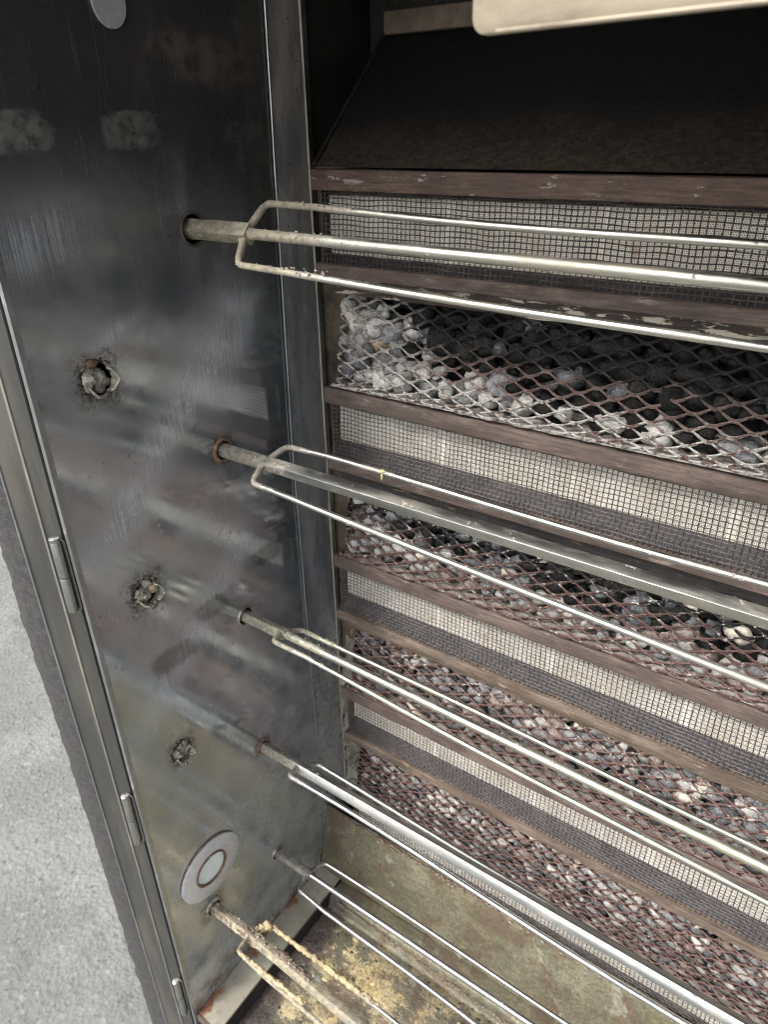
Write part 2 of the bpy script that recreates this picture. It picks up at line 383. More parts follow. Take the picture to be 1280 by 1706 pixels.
M['cream'] = mat_steel('brushed_bevel_steel', (.56, .54, .48), (.35, .30, .23), .5, .34, 40, (1, 1, .3))
M['plate'] = mat_steel('stained_brushed_steel', (.31, .265, .195), (.07, .042, .026), 1.0, .5, 30, (.5, 1, 1), metal=.15)
M['plug'] = mat_steel('grey_plug_steel', (.58, .59, .61), (.22, .21, .2), .5, .42, 50, metal=.35)
M['ring'] = mat_steel('grey_ring_plate', (.66, .67, .675), (.24, .2, .16), .35, .40, 80, metal=.25)
GR = (.33, .29, .205)
M['rod1'] = mat_steel('greasy_spit_steel', (.50, .495, .45), (.25, .2, .13), .5, .34, 50, (.3, 1, 1), grime=(.10, .20, GR))
M['rod2'] = mat_steel('worn_spit_steel', (.46, .46, .44), (.28, .23, .15), .55, .34, 50, (.3, 1, 1), grime=(.055, .085, (.36, .32, .25)))
M['rod3'] = mat_steel('yellowed_spit_steel', (.50, .50, .44), (.3, .27, .18), .55, .34, 50, (.3, 1, 1), grime=(.06, .13, (.35, .33, .25)))
M['rod4'] = mat_steel('pale_spit_steel', (.46, .475, .47), (.34, .3, .23), .5, .34, 60, (.3, 1, 1), grime=(.04, .09, (.33, .29, .22)))
M['rod5'] = mat_steel('clean_spit_steel', (.42, .43, .44), (.3, .27, .22), .45, .34, 60, (.3, 1, 1), grime=(.035, .065, (.30, .28, .24)))
M['rod6'] = mat_steel('caked_spit_steel', (.42, .42, .41), (.42, .36, .24), .6, .34, 60, (.3, 1, 1), grime=(.19, .27, (.40, .345, .235)))
M['cake'] = mat_simple('caked_grease', (.56, .47, .27), (.30, .235, .15), 75, .68, 0, .0016, 6, .4, (.62, .57, .42))
M['cake2'] = mat_simple('burnt_grease', (.25, .19, .15), (.13, .09, .075), 60, .6, 0, .0012, 6, .4, (.36, .28, .2))
M['crust'] = mat_simple('dry_crust', (.52, .495, .42), (.20, .175, .13), 150, .75, 0, .0016, 6, .35, (.10, .085, .06))
M['burnt'] = mat_simple('black_crust', (.03, .026, .022), (.075, .06, .045), 150, .8, 0, .001, 5, .3, (.26, .23, .16))
M['bar'] = mat_rust('scaled_burner_bar', (.085, .064, .056), (.168, .125, .108), (.40, .34, .30))
M['bar1'] = mat_rust('scaled_burner_bar_chipped', (.085, .056, .046), (.16, .108, .082), (.32, .27, .23), flake=.06, pf=(.30, .28, .27))
M['lowbar'] = mat_rust('tan_rust_bar', (.105, .078, .062), (.20, .155, .125), (.40, .34, .28), flake=.06, pf=(.30, .21, .14))
M['lip'] = mat_rust('flaking_lip_plate', (.04, .035, .034), (.085, .06, .05), (.20, .13, .09), flake=.14, pf=(.48, .44, .37))
M['lipdark'] = mat_rust('sooty_lip_plate', (.032, .031, .033), (.06, .056, .056), (.15, .11, .09), flake=.05, pf=(.38, .23, .13))
M['liptan'] = mat_rust('tan_lip_plate', (.17, .13, .095), (.26, .21, .155), (.42, .37, .29), flake=.08, pf=(.46, .42, .34))
M['reflector'] = mat_rust('mauve_reflector', (.034, .031, .034), (.064, .058, .062), (.12, .10, .095), rgh=.55)
M['wire'] = mat_simple('oxidised_wire', (.042, .035, .033), (.105, .090, .086), 60, .55, .15, .0003)
M['ash'] = mat_simple('ashy_shelf', (.38, .365, .34), (.20, .17, .155), 60, .85, 0, .0008, 6, .2, (.12, .08, .06))
M['black'] = mat_simple('soot_black', (.012, .011, .010), (.028, .024, .021), 20, .75, 0, .0008)
def mat_hood():
    n = NT('soot_over_rust'); x, y, z = n.xyz()
    a = n.noise(26, 6, .75, n.map(n.pos(), (.6, 1, 1))); b = n.noise(170, 5, .8)
    zz = n.math('MULTIPLY_ADD', n.math('SUBTRACT', a, .5), .05, z)
    low = n.ramp(zz, CZ+.020, CZ-.026)
    rusty = n.mix(n.ramp(b, .40, .64), (.014, .011, .008), (.046, .033, .023))
    col = n.mix(n.math('MULTIPLY', n.ramp(b, .5, .7), .5), (.004, .004, .004), (.010, .009, .008))
    col = n.mix(low, col, rusty)
    n.bump(n.math('ADD', a, b), .0018, .9)
    return n.done(col, .7, 0, .3)
M['hoodsoot'] = mat_hood()
M['hood'] = mat_simple('sooted_hood', (.009, .008, .007), (.020, .017, .014), 22, .6, .1, .0012, 6, .35, (.045, .036, .027))
M['rail'] = mat_simple('brown_stained_rail', (.20, .165, .125), (.12, .09, .07), 24, .5, .5, .0005)
M['jamb'] = mat_simple('burnt_jamb', (.035, .029, .024), (.15, .115, .08), 24, .8, .1, .001, 6)
M['wool'] = mat_simple('dirty_insulation', (.34, .33, .28), (.16, .15, .12), 26, .95, 0, .004, 6, .1, (.44, .42, .35))
M['gasket'] = mat_simple('gritty_sealant', (.034, .033, .034), (.062, .060, .060), 120, .85, 0, .0015, 6, .3, (.13, .125, .12))
M['gasketedge'] = mat_simple('torn_sealant_edge', (.05, .043, .048), (.10, .09, .095), 50, .9, 0, .002, 6, .2, (.2, .19, .18))
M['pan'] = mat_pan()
M['ledge'] = mat_simple('pale_greasy_ledge', (.36, .345, .285), (.27, .25, .195), 16, .42, .15, .0010, 6, .4, (.22, .17, .12))
def mat_ledge():
    n = NT('pale_greasy_ledge'); x, y, z = n.xyz()
    a = n.noise(16, 6, .65); b = n.noise(90, 5, .7)
    col = n.mix(n.ramp(a, .38, .62), (.27, .255, .205), (.36, .345, .285))
    col = n.mix(n.math('MULTIPLY', n.ramp(b, .54, .66), .6), col, (.20, .165, .12))
    xx = n.math('MULTIPLY_ADD', n.math('SUBTRACT', n.noise(34, 5, .7), .5), .055, x)
    rs = n.math('MULTIPLY', n.ramp(xx, .013, .005), n.ramp(n.noise(15, 2), .42, .52))
    col = n.mix(rs, col, n.mix(n.ramp(b, .4, .6), (.17, .075, .045), (.27, .14, .085)))
    n.bump(n.math('ADD', a, n.math('MULTIPLY', b, .4)), .0015, .8)
    return n.done(col, n.math('MULTIPLY_ADD', b, .3, .3), .1, .45)
M['ledge'] = mat_ledge()
M['casing'] = mat_steel('outer_casing_steel', (.42, .42, .42), (.2, .18, .15), .3, .4, 8)
M['tile'] = mat_tile()
M['ground'] = mat_ground()
M['rustring'] = mat_rust('orange_rust', (.16, .085, .055), (.29, .18, .12), (.50, .42, .32), flake=.07, pf=(.45, .40, .32))
M['hinge'] = mat_steel('hinge_steel', (.46, .46, .45), (.2, .18, .16), .4, .3, 70, (1, 1, .4))
ng = NT('frosted_lamp_glass'); ng.done(ng.mix(ng.ramp(ng.noise(60, 4), .3, .7), (.66, .76, .76), (.78, .85, .84)), .2, 0, .7); M['glass'] = ng.m
M['st_pale'] = mat_stone('pale_stone', (.28, .27, .25), (.44, .43, .405), (.60, .59, .56))
M['st_white'] = mat_stone('white_stone', (.42, .405, .375), (.62, .605, .57), (.74, .73, .70))
M['st_cream'] = mat_stone('cream_stone', (.50, .45, .37), (.60, .56, .48), (.68, .66, .60))
M['st_grey'] = mat_stone('grey_stone', (.15, .15, .155), (.27, .27, .275), (.45, .45, .44))
M['st_slate'] = mat_stone('slate_stone', (.070, .073, .080), (.13, .135, .145), (.30, .30, .30))
M['st_soot'] = mat_stone('sooty_stone', (.006, .006, .006), (.017, .0165, .016), (.045, .045, .043), spec=.16, rough=.45)
M['st_tan'] = mat_stone('tan_stone', (.33, .22, .125), (.47, .36, .25), (.56, .49, .40))
M['st_brown'] = mat_stone('rusty_stone', (.16, .115, .10), (.27, .22, .20), (.42, .39, .36))

# ---------------------------------------------------------------- object helpers
def root(name, label, cat, loc, group=None):
    o = bpy.data.objects.new(name, None); C.objects.link(o); o.location = loc
    o.empty_display_size = .03
    o['label'] = label; o['category'] = cat
    if group: o['group'] = group
    return o
ORG = {}
def part(name, vf, mat, parent=None, smooth=False, label=None, stuff=False):
    """one mesh object from (verts, faces) given in world metres; parts keep their root's origin"""
    v, f = vf
    org = Vector((0, 0, 0)); p = parent; top = None
    while p is not None: top = p; p = p.parent
    if top is not None: org = top.location
    me = bpy.data.meshes.new(name)
    me.from_pydata([(a[0]-org[0], a[1]-org[1], a[2]-org[2]) for a in v], [], f)
    me.validate(); me.update()
    if smooth:
        for q in me.polygons: q.use_smooth = True
        if smooth == 'auto':
            me.set_sharp_from_angle(angle=R(38))
    me.materials.append(mat)
    o = bpy.data.objects.new(name, me); C.objects.link(o)
    if parent: o.parent = parent
    if label: o['label'] = label
    if stuff: o['kind'] = 'stuff'
    return o
def merge(*vfs):
    V, F = [], []
    for v, f in vfs:
        b = len(V); V += list(v); F += [tuple(i+b for i in q) for q in f]
    return V, F
def extrude(prof, x0, x1, nx=1, jit=0.0, seed=0, close=True, freq=30, skew=0.0):
    """profile (y,z) polygon drawn along X; jit roughens it"""
    V, F = [], []; k = len(prof)
    for i in range(nx+1):
        x = x0+(x1-x0)*i/nx
        for j, (y, z) in enumerate(prof):
            if jit:
                q = noise.noise(Vector((x*freq, j*3.1, seed*7.7)))*jit; r = noise.noise(Vector((x*freq*.8+9, j*2.3, seed*5.1)))*jit
            else: q = r = 0
            V.append((x, y+q, z+r+skew*(x-x0)))
    for i in range(nx):
        for j in range(k if close else k-1):
            a = i*k+j; b = i*k+(j+1) % k
            F.append((a, b, b+k, a+k))
    if close:
        F.append(tuple(range(k))[::-1]); F.append(tuple(range(nx*k, nx*k+k)))
    return V, F
def bevrect(y0, y1, z0, z1, b, n=3):
    P = []
    for cy, cz, a0 in ((y1-b, z1-b, 0), (y0+b, z1-b, 90), (y0+b, z0+b, 180), (y1-b, z0+b, 270)):
        for i in range(n+1):
            a = R(a0+90*i/n); P.append((cy+b*math.cos(a), cz+b*math.sin(a)))
    return P
def box(x0, x1, y0, y1, z0, z1):
    V = [(x, y, z) for x in (x0, x1) for y in (y0, y1) for z in (z0, z1)]
    F = [(0, 1, 3, 2), (4, 6, 7, 5), (0, 4, 5, 1), (2, 3, 7, 6), (0, 2, 6, 4), (1, 5, 7, 3)]
    return V, F
def tube(path, rad, ns=12, sq=None, jit=0.0, seed=0, caps=True):
    """swept section along a path; sq = rotation (rad) of a square section, else round; rad float or list"""
    P = [Vector(p) for p in path]; V, F = [], []
    T = []
    for i in range(len(P)):
        a = P[max(0, i-1)]; b = P[min(len(P)-1, i+1)]; T.append((b-a).normalized())
    up = Vector((0, 0, 1)) if abs(T[0].z) < .9 else Vector((0, 1, 0))
    n1 = (up-T[0]*up.dot(T[0])).normalized()
    sec = []
    if sq is None:
        sec = [(math.cos(2*math.pi*k/ns), math.sin(2*math.pi*k/ns)) for k in range(ns)]
    else:
        b = .14
        for k in range(4):
            for s in (-b, b):
                base = (1, 1-2*b) if s > 0 else (1-2*b, 1)
                pass
        pts = []
        for (cx, cy, a0) in ((1-b, 1-b, 0), (-1+b, 1-b, 90), (-1+b, -1+b, 180), (1-b, -1+b, 270)):
            for t in (0, 45, 90):
                a = R(a0+t); pts.append((cx+b*math.cos(a), cy+b*math.sin(a)))
        sec = [(px*math.cos(sq)-py*math.sin(sq), px*math.sin(sq)+py*math.cos(sq)) for px, py in pts]
    k = len(sec)
    for i, p in enumerate(P):
        t = T[i]; n1 = (n1-t*n1.dot(t)).normalized(); n2 = t.cross(n1)
        r = rad[i] if isinstance(rad, (list, tuple)) else rad
        for j, (a, b) in enumerate(sec):
            rr = r
            if jit: rr = r*(1+jit*noise.noise(Vector((p.x*140+seed*9, p.y*140+a*1.3, p.z*140+b*1.3))))
            V.append(tuple(p+n1*(a*rr)+n2*(b*rr)))
    for i in range(len(P)-1):
        for j in range(k):
            a = i*k+j; b = i*k+(j+1) % k; F.append((a, b, b+k, a+k))
    if caps: F.append(tuple(range(k))[::-1]); F.append(tuple(range((len(P)-1)*k, len(P)*k)))
    return V, F
def disc_x(x0, x1, cy, cz, ry_, rz_, n=40, hole=0.0, rot=0.0, hoff=(0, 0)):
    """disc or ring standing on the side wall, between planes x0 and x1"""
    V, F = [], []
    def ringp(x, f, off=(0, 0)):
        out = []
        for i in range(n):
            a = 2*math.pi*i/n; y = ry_*f*math.cos(a); z = rz_*f*math.sin(a)
            out.append((x, cy+off[0]+y*math.cos(rot)-z*math.sin(rot), cz+off[1]+y*math.sin(rot)+z*math.cos(rot)))
        return out
    V += ringp(x0, 1)+ringp(x1-.0004, 1)+ringp(x1, .985)
    for i in range(n):
        j = (i+1) % n
        F += [(i, j, j+n, i+n), (i+n, j+n, j+2*n, i+2*n)]
    if hole:
        V += ringp(x1, hole, hoff)+ringp(x0, hole, hoff)
        for i in range(n):
            j = (i+1) % n
            F += [(i+2*n, j+2*n, j+3*n, i+3*n), (i+3*n, j+3*n, j+4*n, i+4*n)]
    else:
        F.append(tuple(range(2*n, 3*n)))
    return V, F
def torus_x(x, cy, cz, r, t, ry=1.0, n=28, k=8, jit=0.0):
    V, F = [], []
    for i in range(n):
        a = 2*math.pi*i/n
        tt = t*(1+jit*noise.noise(Vector((a*3, cy*50, cz*50))))
        for j in range(k):
            b = 2*math.pi*j/k; rr = r+tt*math.cos(b)
            V.append((x+tt*math.sin(b), cy+rr*ry*math.cos(a), cz+rr*math.sin(a)))
    for i in range(n):
        for j in range(k):
            a = i*k+j; b = i*k+(j+1) % k; c = ((i+1) % n)*k+j; d = ((i+1) % n)*k+(j+1) % k
            F.append((a, b, d, c))
    return V, F
def lump(c, s, seed, sub=2, amp=.45, freq=1.6):
    bm = bmesh.new(); bmesh.ops.create_icosphere(bm, subdivisions=sub, radius=1)
    V = []
    for v in bm.verts:
        q = v.co.copy(); d = 1+amp*noise.fractal(q*freq+Vector((seed*3.3, seed, 0)), .8, 2.0, 3)
        V.append((c[0]+q.x*s[0]*d, c[1]+q.y*s[1]*d, c[2]+q.z*s[2]*d))
    F = [tuple(v.index for v in f.verts) for f in bm.faces]; bm.free()
    return V, F
def grid(fn, nu, nv):
    V = [fn(i/nu, j/nv) for i in range(nu+1) for j in range(nv+1)]
    F = [(i*(nv+1)+j, (i+1)*(nv+1)+j, (i+1)*(nv+1)+j+1, i*(nv+1)+j+1) for i in range(nu) for j in range(nv)]
    return V, F

XR = 0.98          # inner right side of the oven
ROOF = CZ+.24
FZ = CZ-1.010      # ledge level of the bottom
# ---------------------------------------------------------------- ground
def gnd(u, v):
    return ((u-.5)*400, (v-.5)*400, 0)
g = part('ground', grid(gnd, 8, 8), M['ground']); g['kind'] = 'structure'

# ---------------------------------------------------------------- oven
oven = root('rotisserie_oven', 'open greasy steel rotisserie oven with rusty burners and stone cages at its back', 'rotisserie oven', (-.07, .26, 0))

SP = dict(S1=(.435, CZ-.073), S2=(.435, CZ-.276), S3=(.4355, CZ-.4775), S4=(.435, CZ-.6785), S5=(.4355, CZ-.884), S6=(.3205, CZ-.8565),
          H1=(.317, CZ-.172), H2=(.320, CZ-.3775), H3=(.322, CZ-.5855))
HR = dict(S1=.0125, S2=.0105, S3=.0100, S4=.0088, S5=.0085, S6=.0105, H1=.0135, H2=.0125, H3=.011)
def wall_mesh():
    bm = bmesh.new()
    def loop(pts):
        vs = [bm.verts.new(p) for p in pts]
        return [bm.edges.new((vs[i], vs[(i+1) % len(vs)])) for i in range(len(vs))]
    e = loop([(0, .263, FZ-.012), (0, .60, FZ-.012), (0, .60, ROOF), (0, .263, ROOF)])
    for k, (cy, cz) in SP.items():
        r = HR[k]
        e += loop([(0, cy+r*math.cos(2*math.pi*i/28), cz+r*math.sin(2*math.pi*i/28)) for i in range(28)])
    bmesh.ops.triangle_fill(bm, use_beauty=True, use_dissolve=False, edges=e)
    V = [tuple(v.co) for v in bm.verts]; F = [tuple(v.index for v in f.verts) for f in bm.faces]
    bm.verts.index_update(); F = [tuple(v.index for v in f.verts) for f in bm.faces]; bm.free()
    # collars turned back through the sheet
    for k, (cy, cz) in SP.items():
        r = HR[k]; b = len(V)
        for i in range(28):
            a = 2*math.pi*i/28; V.append((0, cy+r*math.cos(a), cz+r*math.sin(a))); V.append((-.004, cy+r*math.cos(a), cz+r*math.sin(a)))
        for i in range(28):
            j = (i+1) % 28; F.append((b+2*i, b+2*j, b+2*j+1, b+2*i+1))
    return V, F
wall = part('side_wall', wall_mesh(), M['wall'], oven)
part('wall_backing', box(-.045, -.02, .27, .60, FZ-.01, ROOF-.01), M['black'], oven)
# rear flange strip with raised seam
def flange(u, v):
    z = FZ+.0+(ROOF-FZ)*v
    y0 = .5325+.012*max(0, (z-(CZ-.3))/.4)
    return (.0016+.0002*math.sin(v*40), y0+(.5905-y0)*u, z)
fl = part('wall_flange', grid(flange, 2, 30), M['flange'], oven)
seam = [( .0022, .5325+.012*max(0, (z-(CZ-.3))/.4)+.0004*noise.noise(Vector((z*20, 0, 0))), z) for z in [FZ+.005+i*(ROOF-FZ-.01)/60 for i in range(61)]]
part('flange_seam', tube(seam, [.0008+.0005*noise.noise(Vector((0, p[2]*45, 3))) for p in seam], 6), M['edge'], fl, 'auto')
eds = [(.0012, .5905, z) for z in [FZ+.07+i*(ROOF-FZ-.08)/60 for i in range(61)]]
part('flange_edge', tube(eds, [.0015+.0005*noise.noise(Vector((3, p[2]*30, 1))) for p in eds], 6), M['rail2'], fl, 'auto')

# collars / rusty rims round the spit holes
for k, mt, t in (('S1', 'jamb', .0012), ('S2', 'rustring', .0021), ('S3', 'cream', .0011), ('S4', 'rustring', .0016), ('S5', 'cream', .0010), ('S6', 'crust', .0022)):
    cy, cz = SP[k]
    part('hole_rim', torus_x(.0008, cy, cz, HR[k]+.0006, t, jit=.5), M[mt], wall, True, 'orange rusted rim' if mt == 'rustring' else None)
# blank plug disc near the top
part('plug_disc', disc_x(.0004, .0018, .3862, CZ+.0800, .0142, .0160, 44), M['plug'], wall, 'auto', 'pale grey blanking disc')
# porthole: ring plate and frosted lamp glass
pc = (.3275, CZ-.786)
ringo = part('lamp_ring', disc_x(.0006, .0040, pc[0], pc[1], .0455, .0415, 56, hole=.50, hoff=(-.0012, .0005)), M['ring'], wall, 'auto', 'grey ring plate round the oven lamp')
part('ring_rust', torus_x(.001, pc[0], pc[1], .0424, .0008, ry=1.06, n=56, jit=.8), M['rustring'], ringo, True)
part('inner_collar', torus_x(.0042, pc[0]-.0012, pc[1]+.0005, .0212, .0016, ry=1.07, n=40, jit=.3), M['rustring'], ringo, True)
part('lamp_glass', disc_x(-.004, .0030, pc[0]-.0012, pc[1]+.0005, .0210, .0200, 40), M['glass'], ringo, 'auto')

# torn spit sockets (front row) : bent collar tabs and crust
def socket(key, seed, tall):
    cy, cz = SP[key]; r = HR[key]
    random.seed(seed)
    V = []
    def tab(u, v, a0, a1, out, lean):
        a = R(a0+(a1-a0)*u); s = math.sin(math.pi*u)
        rr = r*(.98-.35*v*lean)
        return (.001+out*v*(.45+.55*s), cy+rr*math.cos(a)+.0032*noise.noise(Vector((u*4, v*3, seed))), cz+rr*math.sin(a)+.0032*noise.noise(Vector((u*4, v*3+5, seed))))
    def thick(g2, t=.0011):
        v, f = g2; b = len(v)
        return v+[(p[0]+.0003, p[1]-t*.6, p[2]+t*.7) for p in v], f+[tuple(i+b for i in q)[::-1] for q in f]
    TABS = ((-170, -70, .0110*tall, .1), (-66, 50, .0120*tall, .55), (140, 196, .0085*tall, 1.2))
    o = part('socket_collar', merge(*[thick(grid(lambda u, v, T=T: tab(u, v, T[0], T[1], T[2], T[3]), 12, 6)) for T in TABS]), M['crust'], wall, True, 'torn and bent socket collar crusted with grease')
    lip = []
    for a0, a1, out, lean in TABS[:2]:
        lip.append(tube([tab(i/12, 1, a0, a1, out, lean) for i in range(13)], .0008, 6, jit=.4, seed=a0))
    part('collar_lip', merge(*lip), M['cream'], o, True)
    ls = []
    for i in range(60):
        a = random.uniform(0, 2*math.pi); d = r*random.uniform(.85, 1.25); s = random.uniform(.0004, .0013)
        ls.append(lump((.0006, cy+d*math.cos(a), cz+d*math.sin(a)), (s*.5, s, s), i+seed, 1, .6))
    part('crust_crumbs', merge(*ls), M['burnt'], o, True, stuff=True)
    pl = []
    for i in range(16):
        a = random.uniform(0, 2*math.pi); d = r*random.uniform(.0, .75); s = random.uniform(.0028, .0050)
        pl.append(lump((random.uniform(-.003, .0008), cy+d*math.cos(a), cz+d*math.sin(a)-.001), (s*.7, s, s), i+seed*5, 2, .6))
    part('socket_crust', merge(*pl), M['crust'], o, True, 'pale baked crust filling the hole')
    part('dark_crust', merge(*[lump((.0006, cy-r*.62, cz+r*.1-.4*r*i), (.002, .0026, .0022), i+seed*3, 2, .6) for i in range(3)]), M['burnt'], o, True)
    part('fat_blob', lump((.0035, cy-r*.72, cz-r*.25), (.002, .0021, .0024), seed+50, 2, .25), M['cake'], o, True)
    if key == 'H1': part('rust_blister', lump((.0012, cy-.003, cz+r*.95), (.0016, .0048, .0034), 7, 3, .6), M['rustring'], o, True)
    if key == 'H2': part('fat_blob', lump((.004, cy+r*.45, cz+r*.2), (.004, .0042, .0046), 12, 3, .4), M['cake'], o, True)
socket('H1', 1, 1.0); socket('H2', 2, 1.15); socket('H3', 3, .9)

# front jamb and frame strips
def vstrip(pts, z0, z1, nz=1, jit=0.0, seed=0):
    """closed (x,y) outline raised in Z"""
    V, F = [], []; k = len(pts)
    for i in range(nz+1):
        z = z0+(z1-z0)*i/nz
        for j, (x, y) in enumerate(pts):
            q = jit*noise.noise(Vector((z*25, j*4.4, seed))) if jit else 0
            V.append((x+q, y+q*.4, z))
    for i in range(nz):
        for j in range(k):
            a = i*k+j; b = i*k+(j+1) % k; F.append((a, b, b+k, a+k))
    F.append(tuple(range(k))[::-1]); F.append(tuple(range(nz*k, nz*k+k)))
    return V, F
ZB, ZT = .12, ROOF+.03
fr = part('front_frame', vstrip([(-.0055, .2655), (-.0055, .2585), (-.030, .2585), (-.030, .2655)], ZB, ZT), M['frame'], oven)
part('wall_edge', vstrip([(.0012, .2645), (.0012, .2600), (-.0016, .2590), (-.0030, .2606), (-.0030, .2645)], ZB, ZT), M['edge'], fr)
part('frame_groove', vstrip([(-.0030, .272), (-.0030, .2660), (-.0056, .2660), (-.0056, .272)], ZB, ZT), M['black'], fr)
part('frame_bevel', vstrip([(-.0302, .2660), (-.0300, .2574), (-.0318, .2565), (-.0332, .2590), (-.0332, .2660)], ZB, ZT), M['cream'], fr)
part('outer_strip', vstrip([(-.0334, .268), (-.0334, .2612), (-.0800, .2612), (-.0800, .268)], ZB, ZT), M['frame'], fr)
part('outer_bevel', vstrip([(-.0800, .267), (-.0800, .2600), (-.0812, .2590), (-.0828, .2612), (-.0828, .267)], ZB, ZT), M['edge'], fr)
def seal(u, v):
    z = ZB+(ZT-ZB)*v; w_ = .046+.012*noise.noise(Vector((0, 0, z*4.2)))
    w_ += .004*noise.noise(Vector((5, 0, z*37)))+.0022*noise.noise(Vector((9, 0, z*120)))
    x = -.0828-u*w_
    return (x, .2618-.0035*math.sin(u*math.pi)+.0005*noise.noise(Vector((x*260, 1, z*260))), z)
part('frame_sealant', grid(seal, 14, 700), M['gasket'], fr, True, 'rough dark sealant with a torn outer edge')
def seal2(u, v):
    z = ZB+(ZT-ZB)*v; p = seal(1, v); return (p[0]-.0006*math.sin(u*3.14)*2, .2620+.028*u, z)
part('sealant_edge', grid(seal2, 4, 700), M['gasketedge'], fr, True)

# hinges
def hinge(x, y, z_top, z_bot, r, cut):
    h = part('hinge', vstrip([(x-.001, .2570), (x-.001, .2583), (x+.0055, .2583), (x+.0055, .2570)], z_bot+.001, z_top-.003), M['hinge'], oven)
    zc = z_top-(z_top-z_bot)*cut
    for a, b in ((z_top-.003, zc+.0004), (zc-.0004, z_bot)):
        part('hinge_knuckle', tube([(x, y, a), (x, y, a-.0006), (x, y, b+.0006), (x, y, b)], [r*.93, r, r, r*.93], 24), M['hinge'], h, 'auto')
    part('hinge_pin', tube([(x, y, z_top+.0008), (x, y, z_top+.0002), (x, y, z_top-.0022), (x, y, z_top-.004)], [r*.8, r*1.02, r*1.02, r*.9], 24), M['hinge'], h, 'auto')
    return h
hinge(-.0080, .2530, CZ-.2895, CZ-.3615, .0041, .52)
hinge(-.0078, .2530, CZ-.5930, CZ-.6650, .0041, .5)
hinge(-.0082, .2530, CZ-.9265, CZ-1.0000, .0041, .5)

# bottom: side ledge, sloping rear apron, caked pan
def nz(x, y, z, f, a): return a*noise.fractal(Vector((x*f, y*f, z*f)), .9, 2.0, 4)
pan = root('drip_pan', 'drip pan caked with yellow and brown grease under the lowest spits', 'drip pan', (.5, .40, FZ-.045))
lg = part('side_ledge', grid(lambda u, v: (.0005+.0385*u, .266+.262*v, FZ+nz(u*.1, v*.3, 0, 18, .0012)-.0015*u), 8, 40), M['ledge'], oven, True, 'pale greasy ledge with rust along the wall')
part('ledge_lip', merge(box(.0385, .0400, .266, .490, FZ-.020, FZ-.0012), box(.0, .040, .2630, .2655, FZ-.014, FZ-.001)), M['rail'], lg)
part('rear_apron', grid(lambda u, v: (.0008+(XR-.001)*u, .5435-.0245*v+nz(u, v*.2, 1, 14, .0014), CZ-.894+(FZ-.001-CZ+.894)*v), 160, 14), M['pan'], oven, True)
apn = part('apron_crust', merge(*[lump((.035+i*.0043+random.uniform(-.002, .002), .5405+random.uniform(-.0008, .0008), CZ-.8955-.010*abs(noise.noise(Vector((i*.31, 2, 0))))**1.0*random.random()-.001), (.0032, .0012, random.uniform(.0009, .0022)), i, 1, .7) for i in range(215)]), M['cake2'], oven, True, 'brown burnt crust along the top of the rear apron', stuff=True)
part('ash_chips', merge(*[lump((random.uniform(.05, .9), .5385, CZ-.898-random.uniform(0, .006)), (random.uniform(.001, .0032), .0007, .0009), i, 1, .5) for i in range(60)]), M['ash'], apn, True, stuff=True)
def pfun(u, v):
    x = .0415+(XR-.043)*u; y = .268+.252*v
    tilt = .012*(1-v)
    z = FZ-.020*max(0, min(1, (.492-y)/.006))-.003+nz(x, y, 0, 12, .0035)*min(1, (.53-y)*20)-tilt*0.6
    return (x, y, z)
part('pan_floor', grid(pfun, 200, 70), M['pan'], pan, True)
part('pan_seam', merge(*[lump((.06+i*.0052+random.uniform(-.001, .001), .487-.00009*i+random.uniform(-.0012, .0012), FZ-.004), (.0035, .0016, .0016), i, 1, .7) for i in range(170)]), M['cake2'], pan, True, 'brown crusted seam along the rear of the pan', stuff=True)
rp = random.Random(77)
pc_ = []
for i in range(330):
    x_ = rp.uniform(.05, .85); y_ = rp.uniform(.275, .485) if i % 3 else .487-rp.random()**2*.03
    sz = rp.uniform(.0006, .0019)
    pc_.append(lump((x_, y_, FZ-.0235-.0072*(1-(y_-.268)/.252)+nz(x_, y_, 0, 12, .0035)*min(1, (.53-y_)*20)+sz*.3), (sz*1.5, sz*1.2, sz*.7), i, 1, .8))
part('charred_crumbs', merge(*pc_), M['burnt'], pan, True, stuff=True)
pc_ = []
for i in range(60):
    cx_, cy_ = ((.10, .40), (.20, .33), (.30, .42), (.16, .45), (.42, .36))[i % 5]
    x_ = cx_+rp.gauss(0, .03); y_ = min(.48, max(.275, cy_+rp.gauss(0, .02)))
    sz = rp.uniform(.0009, .0028)
    pc_.append(lump((x_, y_, FZ-.0235-.0072*(1-(y_-.268)/.252)+nz(x_, y_, 0, 12, .0035)*min(1, (.53-y_)*20)), (sz*1.9, sz*1.3, sz*.35), i+9, 2, .6))
part('congealed_fat', merge(*pc_), M['cake'], pan, True, 'raised flakes of congealed yellow fat', stuff=True)
def pan_side(u, v):
    return (.0405+.0006*v, .268+.224*u, FZ-.003-.034*v)
part('pan_rim', grid(pan_side, 30, 3), M['black'], pan, True)  # black colour paints in the shadow band beside the ledge
part('floor_gap', box(-.01, XR, .262, .60, FZ-.060, FZ-.050), M['black'], oven)

